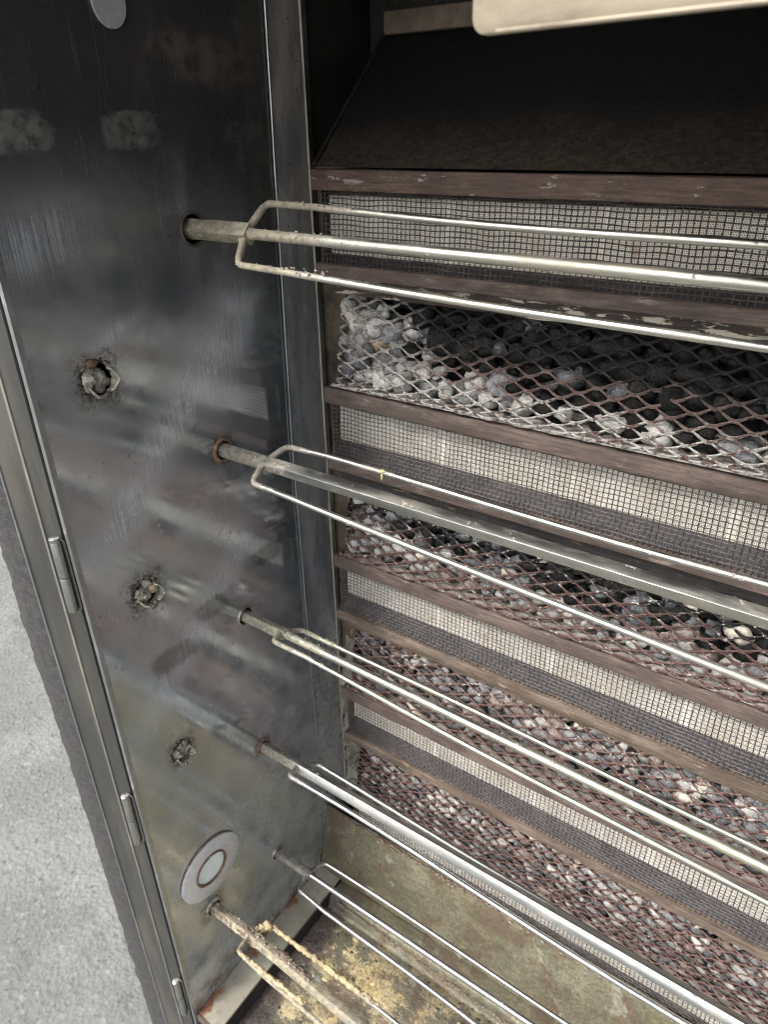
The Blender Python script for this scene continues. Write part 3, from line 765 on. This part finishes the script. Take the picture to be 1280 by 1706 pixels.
# enclosure
part('roof', box(-.14, XR+.03, .30, .78, ROOF, ROOF+.02), M['casing'], oven)
part('added_shade_panel', box(-.12, XR+.01, .13, .2995, ROOF+.022, ROOF+.040), M['casing'], oven)  # unseen panel added ahead of the roof to darken the upper burners
part('roof_soffit', box(0, XR, .3005, .7795, ROOF-.006, ROOF-.0005), M['hood'], oven)
part('right_wall', box(XR, XR+.03, .262, .78, FZ-.06, ROOF-.001), M['casing'], oven)
part('rear_casing', box(-.14, XR+.03, .781, .80, .10, ROOF+.02), M['casing'], oven)
part('left_casing', box(-.138, -.132, .292, .779, .10, ROOF-.001), M['casing'], oven)
part('lower_cabinet', box(-.138, XR+.03, .268, .779, .10, FZ-.075), M['casing'], oven)
for lx in (-.10, XR-.03):
    for ly in (.32, .73):
        part('foot', tube([(lx, ly, .101), (lx, ly, .02), (lx, ly, 0)], [.022, .022, .028], 16), M['casing'], oven, 'auto')
part('inner_side', box(-.012, -.006, .601, .779, FZ-.05, ROOF-.01), M['black'], oven)
part('inner_back', box(0, XR, .70, .706, FZ-.05, ROOF-.01), M['black'], oven)
def jamb(u, v):
    z = CZ-.93+.90*v
    return (-.004+.062*u, .604+.004*noise.noise(Vector((u*3, z*20, 0)))+.012*u, z)
part('burner_jamb', grid(jamb, 6, 60), M['jamb'], oven, True)
def wool(u, v):
    z = CZ-.92+.345*v; taper = min(1, (1-v)*3)
    x = .001+.046*u*(.75+.25*noise.noise(Vector((z*22, 2, 0))))
    return (x, .596-.010*math.sin(math.pi*min(1, u*1.1))*taper+.011*noise.fractal(Vector((u*3.0, z*42, 3)), .7, 2, 5)+.02*(1-taper), z)
part('insulation', grid(wool, 30, 150), M['wool'], oven, True, 'lump of dirty mineral wool stuffed beside the lower cages')

# hood above the burners
HX = .044
hd = part('hood', grid(lambda u, v: (HX+(XR-HX)*u, .548+.116*v, CZ-.030+.106*v), 40, 10), M['hoodsoot'], oven)
part('hood_rail', extrude(bevrect(.655, .664, CZ+.0755, CZ+.0945, .0015), HX+.004, XR, 20, .0004, 3), M['rail'], hd, label='brown stained rail along the top of the hood')
part('hood_end', grid(lambda u, v: (HX-.002-.03*v*0, .548+.116*u+.0, CZ-.030+.106*u+.24*v*0+(.0045*v)), 12, 1), M['black'], hd)
part('hood_upper', box(HX, XR, .665, .668, CZ+.074, ROOF-.006), M['hood'], hd)
wr = part('hood_weld', tube([(HX-.001, .548+.116*i/40, CZ-.029+.106*i/40+.001*noise.noise(Vector((i*.7, 0, 0)))) for i in range(41)], .0022, 8, jit=.7, seed=4), M['hood'], hd, True)

# front fascia plate at upper right (near the lens)
def fascia():
    P = []; x0, x1, z0, z1, b = .3628, .98, CZ+.0262, CZ+.20, .0050
    for cx, cz, a0 in ((x1-b, z1-b, 0), (x0+b, z1-b, 90), (x0+b, z0+b, 180), (x1-b, z0+b, 270)):
        for i in range(7):
            a = R(a0+90*i/6); P.append((cx+b*math.cos(a), cz+b*math.sin(a)))
    V = []; k = len(P); cx, cz = (x0+x1)/2, (z0+z1)/2
    for y, s in ((.254, 1), (.2505, 1), (.2500, .9992)):
        for x, z in P: V.append((x if s == 1 else cx+(x-cx)*.998, y, (z if s == 1 else cz+(z-cz)*.994)+.016*(x-x0)))
    F = [tuple(range(k))[::-1], tuple(range(2*k, 3*k))]
    for r_ in range(2):
        for i in range(k):
            j = (i+1) % k; F.append((r_*k+i, r_*k+j, (r_+1)*k+j, (r_+1)*k+i))
    return V, F
fp = part('front_fascia', fascia(), M['plate'], oven, 'auto', 'pale stained steel fascia plate with a rounded corner')
part('fascia_hem', tube([(.372+.03*i, .2502, CZ+.0268+.016*(.0092+.03*i)) for i in range(21)], .0008, 8), M['plate'], fp, 'auto')
part('fascia_bracket', box(.40, .96, .2545, .300, CZ+.196, CZ+.200), M['casing'], fp)
part('front_header', box(-.14, XR+.03, .262, .2995, CZ+.222, ROOF+.02), M['casing'], oven)

# ---------------------------------------------------------------- burners
PITCH = .2025
ZT1 = CZ-.032
XL = .045
YF = .5415
def wavy(x, z, s): return .0004*noise.noise(Vector((x*22, z*22, s)))
def wire_mesh(z0, z1, y0, y1, x0, x1, seed):
    V, F = [], []
    px = .0049; nzr = int(round((z1-z0)/-.0044)); nxr = int((x1-x0)/px)
    r = .00052
    def P(i, j):
        x = x0+px*i; t = j/nzr; z = z0+(z1-z0)*t
        x2 = x+.0016*noise.noise(Vector((x*40, z*14, seed)))+.0030*t*noise.noise(Vector((x*5, 7, seed)))
        z2 = z+.0014*noise.noise(Vector((x*34, z*40, seed+3)))
        y2 = y0+(y1-y0)*t+.0010*noise.noise(Vector((x*12, z*12, seed+9)))
        return x2, y2, z2
    def strand(pts, ax):
        b = len(V)
        for (x, y, z) in pts:
            if ax: V.extend([(x-r, y, z), (x, y-r, z), (x+r, y, z)])
            else: V.extend([(x, y, z-r), (x, y-r, z), (x, y, z+r)])
        for i in range(len(pts)-1):
            for j in range(3):
                a = b+i*3+j; c = b+i*3+(j+1) % 3; F.append((a, c, c+3, a+3))
    for i in range(nxr+1):
        pts = []
        for j in range(nzr+1):
            x, y, z = P(i, j); pts.append((x, y+(.0004 if (i+j) % 2 else -.0004), z))
        strand(pts, 1)
    for j in range(nzr+1):
        pts = []
        for i in range(nxr+1):
            x, y, z = P(i, j); pts.append((x, y-(.0004 if (i+j) % 2 else -.0004), z))
        strand(pts, 0)
    return V, F
burners = []
tile_edges = [.0490, .1770, .3110, .4450, .5790, .7130, .8470, .9755]
for k in range(5):
    z = ZT1-PITCH*k; zl = z-(.0735 if k == 0 else .0635)
    lx = XL-(.0015 if k in (0,) else 0)
    b = part('burner', extrude(bevrect(YF, YF+.020, z-.0170, z, .0024 if k else .0014), lx, XR-.001, 90, .0006, k, freq=18), M['bar1' if k == 0 else 'bar'], oven, 'auto',
             ['chipped dark rusty bar of the top burner', 'smooth brown bar of the second burner', 'mauve brown bar of the third burner', 'rusty bar of the fourth burner', 'rusty bar of the lowest burner'][k])
    # housing with recess: upper flange, back, lower flange
    part('upper_reflector', extrude([(YF+.0105, z-.0172), (.5655, z-.0215), (.5665, z-.0208), (YF+.0115, z-.0165)], XL+.003, XR-.002, 40, .0004, k+5), M['reflector'], b)
    part('lower_reflector', extrude([(.5605, zl), (YF+.0068, z-.0795), (YF+.0075, z-.0808), (.5618, zl-.001)], XL+.0025, XR-.002, 40, .0004, k+9), M['reflector'], b)
    part('burner_end', merge(box(XL+.002, XL+.0035, YF+.0085, .5665, z-.0805, z-.0172)), M['jamb' if k else 'reflector'], b)
    part('burner_box', box(XL+.004, XR-.003, .5722, .598, z-.0805, z-.0175), M['black'], b)
    tm = None
    for i in range(len(tile_edges)-1):
        x0, x1 = tile_edges[i]+.0002, tile_edges[i+1]-.0002
        if tm is None or k == 0 or True:
            part('ceramic_tile', extrude(bevrect(.5600+.0003*random.random(), .5720, zl, z-.0218, .0008, 1), x0, x1, 1), M['tile'], b)
    part('wire_mesh', wire_mesh(z-.0150, z-.0805, YF+.0075, YF+.0040, XL+.004, XR-.004, k*11), M['wire'], b, False, stuff=True)
    if k < 4: lb = part('bottom_bar', extrude(bevrect(YF-.0005, YF+.013, z-.0915, z-.0800, .0012), lx, XR-.001, 90, .0006, k+20, freq=18), M['bar' if k < 2 else 'lowbar'], b, 'auto')
    lm = ['lip', 'lipdark', 'liptan', 'liptan', 'lipdark'][k]
    if k < 4:
        part('lip_plate', extrude([(YF+.004, z-.0917), (YF+.0135, z-.1085), (YF+.0145, z-.1080), (YF+.005, z-.0917)], XL+.010, XR-.003, 120, .0012, k+30, freq=40), M[lm], b)
    burners.append(b)

# ---------------------------------------------------------------- stone cages
def cage_pt(s, t, z, k):
    """sheet coordinate: s metres along X (negative wraps round the left end), t 0 top .. 1 bottom"""
    H = .090
    zz = z-.102-H*t
    y = .5645-.0165*math.sin(max(0, min(1, t*1.02))*math.pi*.5)**1.2
    if t > 1.0: zz = z-.102-H-(t-1)*.035; y = .548-(t-1)*H*.62
    y += .0022*noise.noise(Vector((s*9, t*3, k*3.3)))
    x = s+XL+.010
    if s < .004:
        d = .004-s; x = XL+.010+.004-d*.35; y += d*.95
    return Vector((x, y, zz))
def expanded(z, k, L=.915, LW=.0300, SWn=None):
    rows = 7
    V, F = [], []
    wdt, thk = (.0012, .0021, .0033, .0037)[k], .0007
    nseg = 12                       # samples per diamond length
    for r_ in range(rows*2+3):
        t0 = r_/(rows*2)
        amp = .5/(rows)             # half diamond height in t
        n0 = -int(.030/(LW/nseg)); n1 = int(L/(LW/nseg))
        b = len(V); cnt = 0
        for i in range(n0, n1+1):
            ph = (i/nseg+.5*(r_ % 2)) % 1.0
            tri = abs(ph*2-1)       # 0..1
            tri = max(0, min(1, (tri-.5)*1.28+.5))
            sgn = tri*2-1
            t = t0+amp*.47*sgn*(1 if True else -1)
            s = i*LW/nseg
            s2 = s+.0008*noise.noise(Vector((s*30, r_, k)))
            t2 = min(1.14, max(-.02, t+.006*noise.noise(Vector((s*20, r_*2, k+7)))))
            p = cage_pt(s2, t2, z, k)
            # twisted ribbon section
            tw = .9 if sgn < 0 else .5
            w_ = wdt*(1.35 if abs(sgn) > .85 else 1.0)
            a = Vector((0, -math.sin(tw), math.cos(tw)))*w_; c = Vector((0, math.cos(tw), math.sin(tw)))*thk
            p = p+Vector((0, -.0006*sgn, 0))
            for q in (a+c, a-c, -a-c, c-a): V.append(tuple(p+q))
            cnt += 1
        for i in range(cnt-1):
            for j in range(4):
                u = b+i*4+j; w2 = b+i*4+(j+1) % 4; F.append((u, w2, w2+4, u+4))
    return V, F
cm = [mat_cage('cage_metal_sooty', ZT1-.158, 'top'), mat_cage('cage_metal_ashy', ZT1-PITCH-.155, 'ashy'),
      mat_cage('cage_metal_rusty', ZT1-2*PITCH-.145, 'rusty'), mat_cage('cage_metal_rustier', ZT1-3*PITCH-.125, 'rusty')]
for k in range(4):
    z = ZT1-PITCH*k
    nm = ['top', 'second', 'third', 'lowest'][k]
    c = part('stone_cage', expanded(z, k), cm[k], oven, False, nm+' cage of expanded metal holding stones')
    part('cage_shelf', merge(extrude([(YF+.0015, z-.1998), (YF+.0015, z-.1985), (.600, z-.1965), (.600, z-.1998)], XL+.008, XR-.002, 60, .0005, k+40)), M['ash'], c)
    part('cage_back', box(XL+.014, XR-.003, .601, .6035, z-.1965, z-.092), M['black'], c)
    random.seed(900+k)

# ---------------------------------------------------------------- stones
def stone_mesh(seed, sub):
    random.seed(seed)
    sx, sy, sz = random.uniform(.9, 1.35), random.uniform(.75, 1.05), random.uniform(.62, .95)
    v, f = lump((0, 0, 0), (sx, sy, sz), seed*1.7, sub, .55, 1.15)
    return v, f
smeshes = []
for i in range(14):
    v, f = stone_mesh(100+i, 2)
    me = bpy.data.meshes.new('stone'); me.from_pydata(v, [], f); me.update()
    for q in me.polygons: q.use_smooth = True
    me.materials.append(M['st_grey']); smeshes.append((me, v, f))
def look(mn, x, zr, z, k, rnd):
    """tone of one stone: the fire has blackened the upper middle of the two top cages"""
    r = rnd.random()
    if k == 0:
        d = min(.85, (x-.14)/.05)+(zr-.45)*2.3+rnd.uniform(-.4, .4)
        if d > .25: return 'st_soot' if r < .93 else ('st_slate' if r < .97 else 'st_tan')
        if zr < .42 and x > .13: return 'st_grey' if r < .34 else ('st_pale' if r < .62 else ('st_white' if r < .80 else ('st_brown' if r < .93 else 'st_cream')))
        return ('st_white' if r < .30 else 'st_pale') if r < .50 else ('st_grey' if r < .80 else ('st_cream' if r < .88 else ('st_slate' if r < .95 else 'st_tan')))
    if k == 1:
        d = min(.9, (x-.10)/.06)+(zr-.55)*2.6+rnd.uniform(-.5, .5)
        if d > .25 and zr > .3: return 'st_soot' if r < .55 else ('st_slate' if r < .9 else 'st_cream')
        return ('st_white' if r < (.34 if x < .20 else .16) else 'st_pale') if r < .48 else ('st_grey' if r < .74 else ('st_brown' if r < .95 else 'st_cream'))
    if k == 2: return 'st_grey' if r < .36 else ('st_slate' if r < .66 else ('st_pale' if r < .79 else ('st_brown' if r < .96 else 'st_cream')))
    return 'st_grey' if r < .30 else ('st_pale' if r < .54 else ('st_brown' if r < .70 else ('st_white' if r < .90 else 'st_slate')))
TW = {'st_white': 'ash white', 'st_pale': 'pale grey', 'st_cream': 'creamy white', 'st_grey': 'mid grey', 'st_slate': 'bluish slate', 'st_soot': 'soot blackened', 'st_tan': 'tan', 'st_brown': 'rust stained'}
rnd = random.Random(5)
allst = []
Ri = Matrix((rx, ry, rz))
def proj(p):
    d = Ri @ (Vector(p)-CAM)
    if d.z >= -.01: return None
    return 640+1183*d.x/-d.z, 853-1183*d.y/-d.z, -d.z
for k in range(4):
    z = ZT1-PITCH*k
    R0 = [.0114, .0100, .0094, .0090][k]
    for layer in range(2):
        stepx = R0*1.72; stepz = R0*1.38
        nr = int(.088/stepz)
        for j in range(nr+1):
            zz = z-.1955+R0*.75+j*(.088-R0)/nr
            t = (z-.102-zz)/.09
            yf = .5645-.0165*math.sin(min(1, max(0, t)*1.02)*math.pi*.5)**1.2
            n = int((XR-.06-XL)/stepx)
            for i in range(n):
                x = XL+.020+(i+.5*(j % 2)+rnd.uniform(-.22, .22))*stepx
                if rnd.random() < .05 and layer == 0: continue
                rr = R0*rnd.choice((.62, .78, .92, 1.0, 1.08, 1.22, 1.4))*(1.0 if layer == 0 else 1.1)
                y = yf+.0022+rr*.80+layer*R0*1.5+rnd.uniform(-.0006, .0022)
                zc = zz+rnd.uniform(-.0022, .0022)
                zc = max(zc, z-.1965+rr*.72)
                p = (x, y, zc)
                rot = (rnd.uniform(-.5, .5), rnd.uniform(-.9, .9), rnd.uniform(-.6, .6))
                mi = rnd.randrange(14); tone = look(mi, x, (zz-(z-.1955))/.088, zz, k, rnd)
                pj = proj(p); score = 0
                if layer == 0 and pj and -8 < pj[0] < 1290 and -8 < pj[1] < 1715: score = rr/pj[2]
                allst.append((score, k, j, nr, p, rr, rot, mi, tone, layer))
allst.sort(key=lambda a: -a[0])
from mathutils import Euler
rest = {}
ORD = 'first second third fourth fifth sixth seventh eighth ninth tenth eleventh twelfth thirteenth fourteenth fifteenth sixteenth seventeenth eighteenth nineteenth'.split()
TENS = {2: ('twentieth', 'twenty'), 3: ('thirtieth', 'thirty'), 4: ('fortieth', 'forty'), 5: ('fiftieth', 'fifty'), 6: ('sixtieth', 'sixty')}
def ordinal(n):
    if n < 20: return ORD[n-1]
    a, b = TENS[n//10]
    return a if n % 10 == 0 else b+'-'+ORD[n % 10-1]
rank = {}
for a_ in sorted([a for a in allst if a[9] == 0], key=lambda a: a[4][0]):
    rank.setdefault((a_[1], a_[2]), []).append(a_)
place = {id(a_): q+1 for L_ in rank.values() for q, a_ in enumerate(L_)}
SZ = lambda r: 'small' if r < .0088 else ('big' if r > .0122 else 'rounded')
for idx, rec in enumerate(allst):
    score, k, j, nr, p, rr, rot, mi, tone, layer = rec
    if idx < 300 and score > 0:
        me = smeshes[mi][0]
        o = bpy.data.objects.new('stone', me); C.objects.link(o)
        o.location = p; o.rotation_euler = rot; o.scale = (rr, rr, rr)
        o.material_slots[0].link = 'OBJECT'; o.material_slots[0].material = M[tone]
        row = 'bottom row' if j == 0 else ('top row' if j >= nr else ORD[j]+' row up')
        o['label'] = '%s %s stone, %s from the left in the %s, %s cage' % (SZ(rr), TW[tone], ordinal(place[id(rec)]), row, ['top', 'second', 'third', 'lowest'][k])
        o['category'] = 'stone'; o['group'] = 'stones filling the wire cages'
    else:
        rest.setdefault(tone, []).append((p, rr, rot, mi))
V, F, MI = [], [], []
tones = list(rest.keys())
sm1 = [lump((0, 0, 0), (1.1, .9, .78), 31.0+i, 1, .34, .75) for i in range(6)]
for ti, tn in enumerate(tones):
    for (p, rr, rot, mi) in rest[tn]:
        v, f = (smeshes[mi][1], smeshes[mi][2]) if (p[0] < .50) else sm1[mi % 6]
        mt = Matrix.Translation(p) @ Euler(rot).to_matrix().to_4x4() @ Matrix.Scale(rr, 4)
        b = len(V); V += [tuple(mt @ Vector(q)) for q in v]; F += [tuple(i+b for i in q) for q in f]; MI += [ti]*len(f)
me = bpy.data.meshes.new('stone_fill'); me.from_pydata(V, [], F); me.update()
for tn in tones: me.materials.append(M[tn])
me.polygons.foreach_set('material_index', MI)
me.polygons.foreach_set('use_smooth', [True]*len(F))
sf = bpy.data.objects.new('stone_fill', me); C.objects.link(sf)
sf['kind'] = 'stuff'; sf['label'] = 'mass of grey and pale stones packed in the lower and rear parts of the cages'; sf['category'] = 'stones'; sf['group'] = 'stones filling the wire cages'

# ---------------------------------------------------------------- spits
def spit(key, phi, r, xt, sqr, kind, mat, label, tdia=.0027, rdia=.00425, lean=((0, 0), (0, 0), (0, 0))):
    cy, cz = SP[key]
    s = root('rotisserie_spit', label, 'spit', (0, cy, cz), 'spits across the oven')
    ph = R(phi); d = Vector((0, math.cos(ph), math.sin(ph)))
    (uy, uz), (sy_, sz_), (ly, lz) = lean
    ax = lambda x: (x, cy+sy_*max(0, x-xt), cz+sz_*max(0, x-xt))
    xw = xt-.0075
    c = Vector((0, cy, cz))
    if kind == 'round':
        xs = [-.018, 0, .01, .02, .03, .04, xw-.002, xw+.006]
        part('square_end', tube([(x, cy, cz) for x in xs], sqr, sq=ph+R(0), jit=.10, seed=3), mat, s, 'auto')
        xs2 = [xw+.002, xw+.007, xw+.012]+[xw+.03+.05*i for i in range(18)]
        part('shaft', tube([ax(x) for x in xs2], [sqr*.9, rdia*1.12, rdia]+[rdia]*18, 20), mat, s, 'auto')
    else:
        xs = [-.018+.04*i for i in range(24)]+[.96]
        part('shaft', tube([ax(x) for x in xs], sqr, sq=ph, jit=.035, seed=cz*7), mat, s, 'auto')
    for sg in (1, -1):
        e = c+d*(r*sg)
        A = Vector((xw, 0, 0)); pts = []
        pts.append(Vector((xw, cy, cz))+d*(sg*sqr*.5))
        corner = Vector((xt, e.y, e.z)); start = Vector((xw+.0015, cy, cz))+d*(sg*sqr)
        pts.append(start)
        br = .0065
        a = corner-(corner-start).normalized()*br; b = corner+Vector((br, 0, 0))
        for i in range(7):
            t = i/6; pts.append(a*(1-t)**2+corner*2*t*(1-t)+b*t*t)
        for i in range(1, 22):
            qx = (.90-b.x)*i/21; ay, az = (uy, uz) if sg > 0 else (ly, lz)
            pts.append(Vector((b.x+qx, e.y+ay*qx+.0015*math.sin(i*.5+sg+cz*9), e.z+az*qx+.0015*math.cos(i*.45+cz*5))))
        rad = [tdia*1.15]*3+[tdia]*(len(pts)-4)+[tdia*.25]
        part('tine', tube(pts, rad, 14), mat, s, True)
        part('weld', lump((xw+.001, cy+d.y*sg*sqr*1.1, cz+d.z*sg*sqr*1.1), (.0042, .0034, .0034), 3+sg+cy*10, 2, .5), mat, s, True)
    return s, c, d
s1 = spit('S1', 47, .0285, .0690, .0062, 'round', M['rod1'], 'topmost spit, tan with residue where it leaves the wall, crossing the top burner', lean=((0,-.023),(0,-.011),(0,-.030)))
s2 = spit('S2', 19.5, .0272, .0630, .0052, 'square', M['rod2'], 'second spit from the top, square shafted, coming out of an orange rusted hole', lean=((0,-.003),(0,-.004),(0,-.058)))
s3 = spit('S3', -18, .0235, .0630, .0052, 'round', M['rod3'], 'yellowed spit with round middle rod, third from the top, crossing the third stone cage', lean=((0,-.024),(0,-.023),(0,-.057)))
s4 = spit('S4', -28, .0280, .0670, .0052, 'square', M['rod4'], 'fourth spit from the top, with a broad flat pale shaft, below the lowest stone cage', lean=((0,-.045),(0,-.002),(0,-.033)))
s5 = spit('S5', -9.5, .0280, .0630, .0047, 'round', M['rod5'], 'clean shiny round spit just right of the round lamp ring, over the greasy pan', lean=((-.006,0),(-.001,0),(-.045,0)), rdia=.0036)
s6 = spit('S6', -22, .0285, .0710, .0052, 'square', M['rod6'], 'lowest spit, just under the round lamp ring, caked with yellow grease', lean=((-.014,0),(-.030,0),(-.045,0)), tdia=.0024)

# residue on the spits
def crumbs(s, path, n, rad, size, seed, mat, name='grease_crumbs'):
    rn = random.Random(seed); ls = []
    for i in range(n):
        t = rn.random(); f = t*(len(path)-1); a = int(f); p = Vector(path[a]).lerp(Vector(path[min(a+1, len(path)-1)]), f-a)
        an = rn.uniform(0, 6.28); sz = size*rn.uniform(.4, 1.2)
        ls.append(lump((p.x, p.y+rad*math.cos(an), p.z+rad*math.sin(an)), (sz*1.4, sz, sz), i+seed*7, 1, .7))
    return part(name, merge(*ls), mat, s, True, stuff=True)
def tine_path(S, sg, r, xt, x1):
    s, c, d = S; e = c+d*(r*sg)
    return [tuple(c+d*(sg*.006)+Vector((xt-.0075, 0, 0))), (xt, e.y, e.z), (x1, e.y, e.z)]
def axis_path(S, x0, x1): s, c, d = S; return [(x0, c.y, c.z), (x1, c.y, c.z)]
cr = M['crust']
crumbs(s1[0], axis_path(s1, .002, .065), 90, .0062, .0011, 1, cr)
crumbs(s1[0], axis_path(s1, .065, .17), 110, .0042, .0007, 2, cr)
crumbs(s1[0], tine_path(s1, 1, .0285, .069, .16), 70, .0025, .0007, 3, cr)
crumbs(s1[0], tine_path(s1, -1, .0285, .069, .16), 110, .0026, .0008, 4, cr)
crumbs(s2[0], axis_path(s2, .045, .075), 45, .0056, .0009, 5, cr)
crumbs(s3[0], axis_path(s3, .002, .11), 70, .0048, .0007, 6, cr)
crumbs(s3[0], tine_path(s3, 1, .0235, .063, .12), 30, .0024, .0006, 7, cr)
crumbs(s4[0], axis_path(s4, .002, .09), 60, .0056, .0008, 8, cr)
crumbs(s4[0], tine_path(s4, -1, .028, .067, .09), 25, .0026, .0009, 9, M['cake2'])
crumbs(s5[0], axis_path(s5, .0, .07), 20, .0048, .0005, 10, cr)
def cake(S, path, n, size, seed, mat, name, label=None, drop=.0):
    rn = random.Random(seed); ls = []
    for i in range(n):
        t = (i+.5)/n; f = t*(len(path)-1); a = int(f); p = Vector(path[a]).lerp(Vector(path[min(a+1, len(path)-1)]), f-a)
        sz = size*(.65+.7*abs(noise.noise(Vector((i*.45, seed, 0)))*2))
        ls.append(lump((p.x, p.y+rn.uniform(-.0008, .0008), p.z+rn.uniform(-.0006, .001)-drop*rn.random()), (sz*1.5, sz, sz), i+seed*11, 2, .55, 1.3))
    return part(name, merge(*ls), mat, S[0], True, label)
cake(s6, axis_path(s6, .0, .155), 46, .0058, 21, M['cake2'], 'burnt_grease_crust', 'dark burnt grease along the shaft', .002)
p6 = [(x, s6[1].y-.004, s6[1].z-.0012) for x in (.004, .165)]
cake(s6, p6, 60, .0030, 22, M['cake'], 'yellow_grease_crust', 'yellow grease along the front of the shaft', .003)
cake(s6, tine_path(s6, 1, .0285, .071, .235), 70, .0036, 23, M['cake'], 'tine_grease', 'lumpy cream grease round the rear tine')
cake(s6, tine_path(s6, -1, .0285, .071, .17)[1:], 44, .0026, 24, M['cake'], 'tine_grease', 'thin cream grease round the front tine')
crumbs(s6[0], axis_path(s6, .0, .16), 130, .0066, .0014, 25, M['crust'])
dr = [(.1745, s2[1].y+s2[2].y*.0272, s2[1].z+s2[2].z*.0272)]
part('grease_drip', merge(lump((dr[0][0], dr[0][1], dr[0][2]+.0018), (.0035, .0022, .0014), 3, 2, .5), lump((dr[0][0]+.0004, dr[0][1]-.0022, dr[0][2]-.0030), (.0012, .0010, .0032), 5, 2, .4)), M['cake'], s2[0], True)
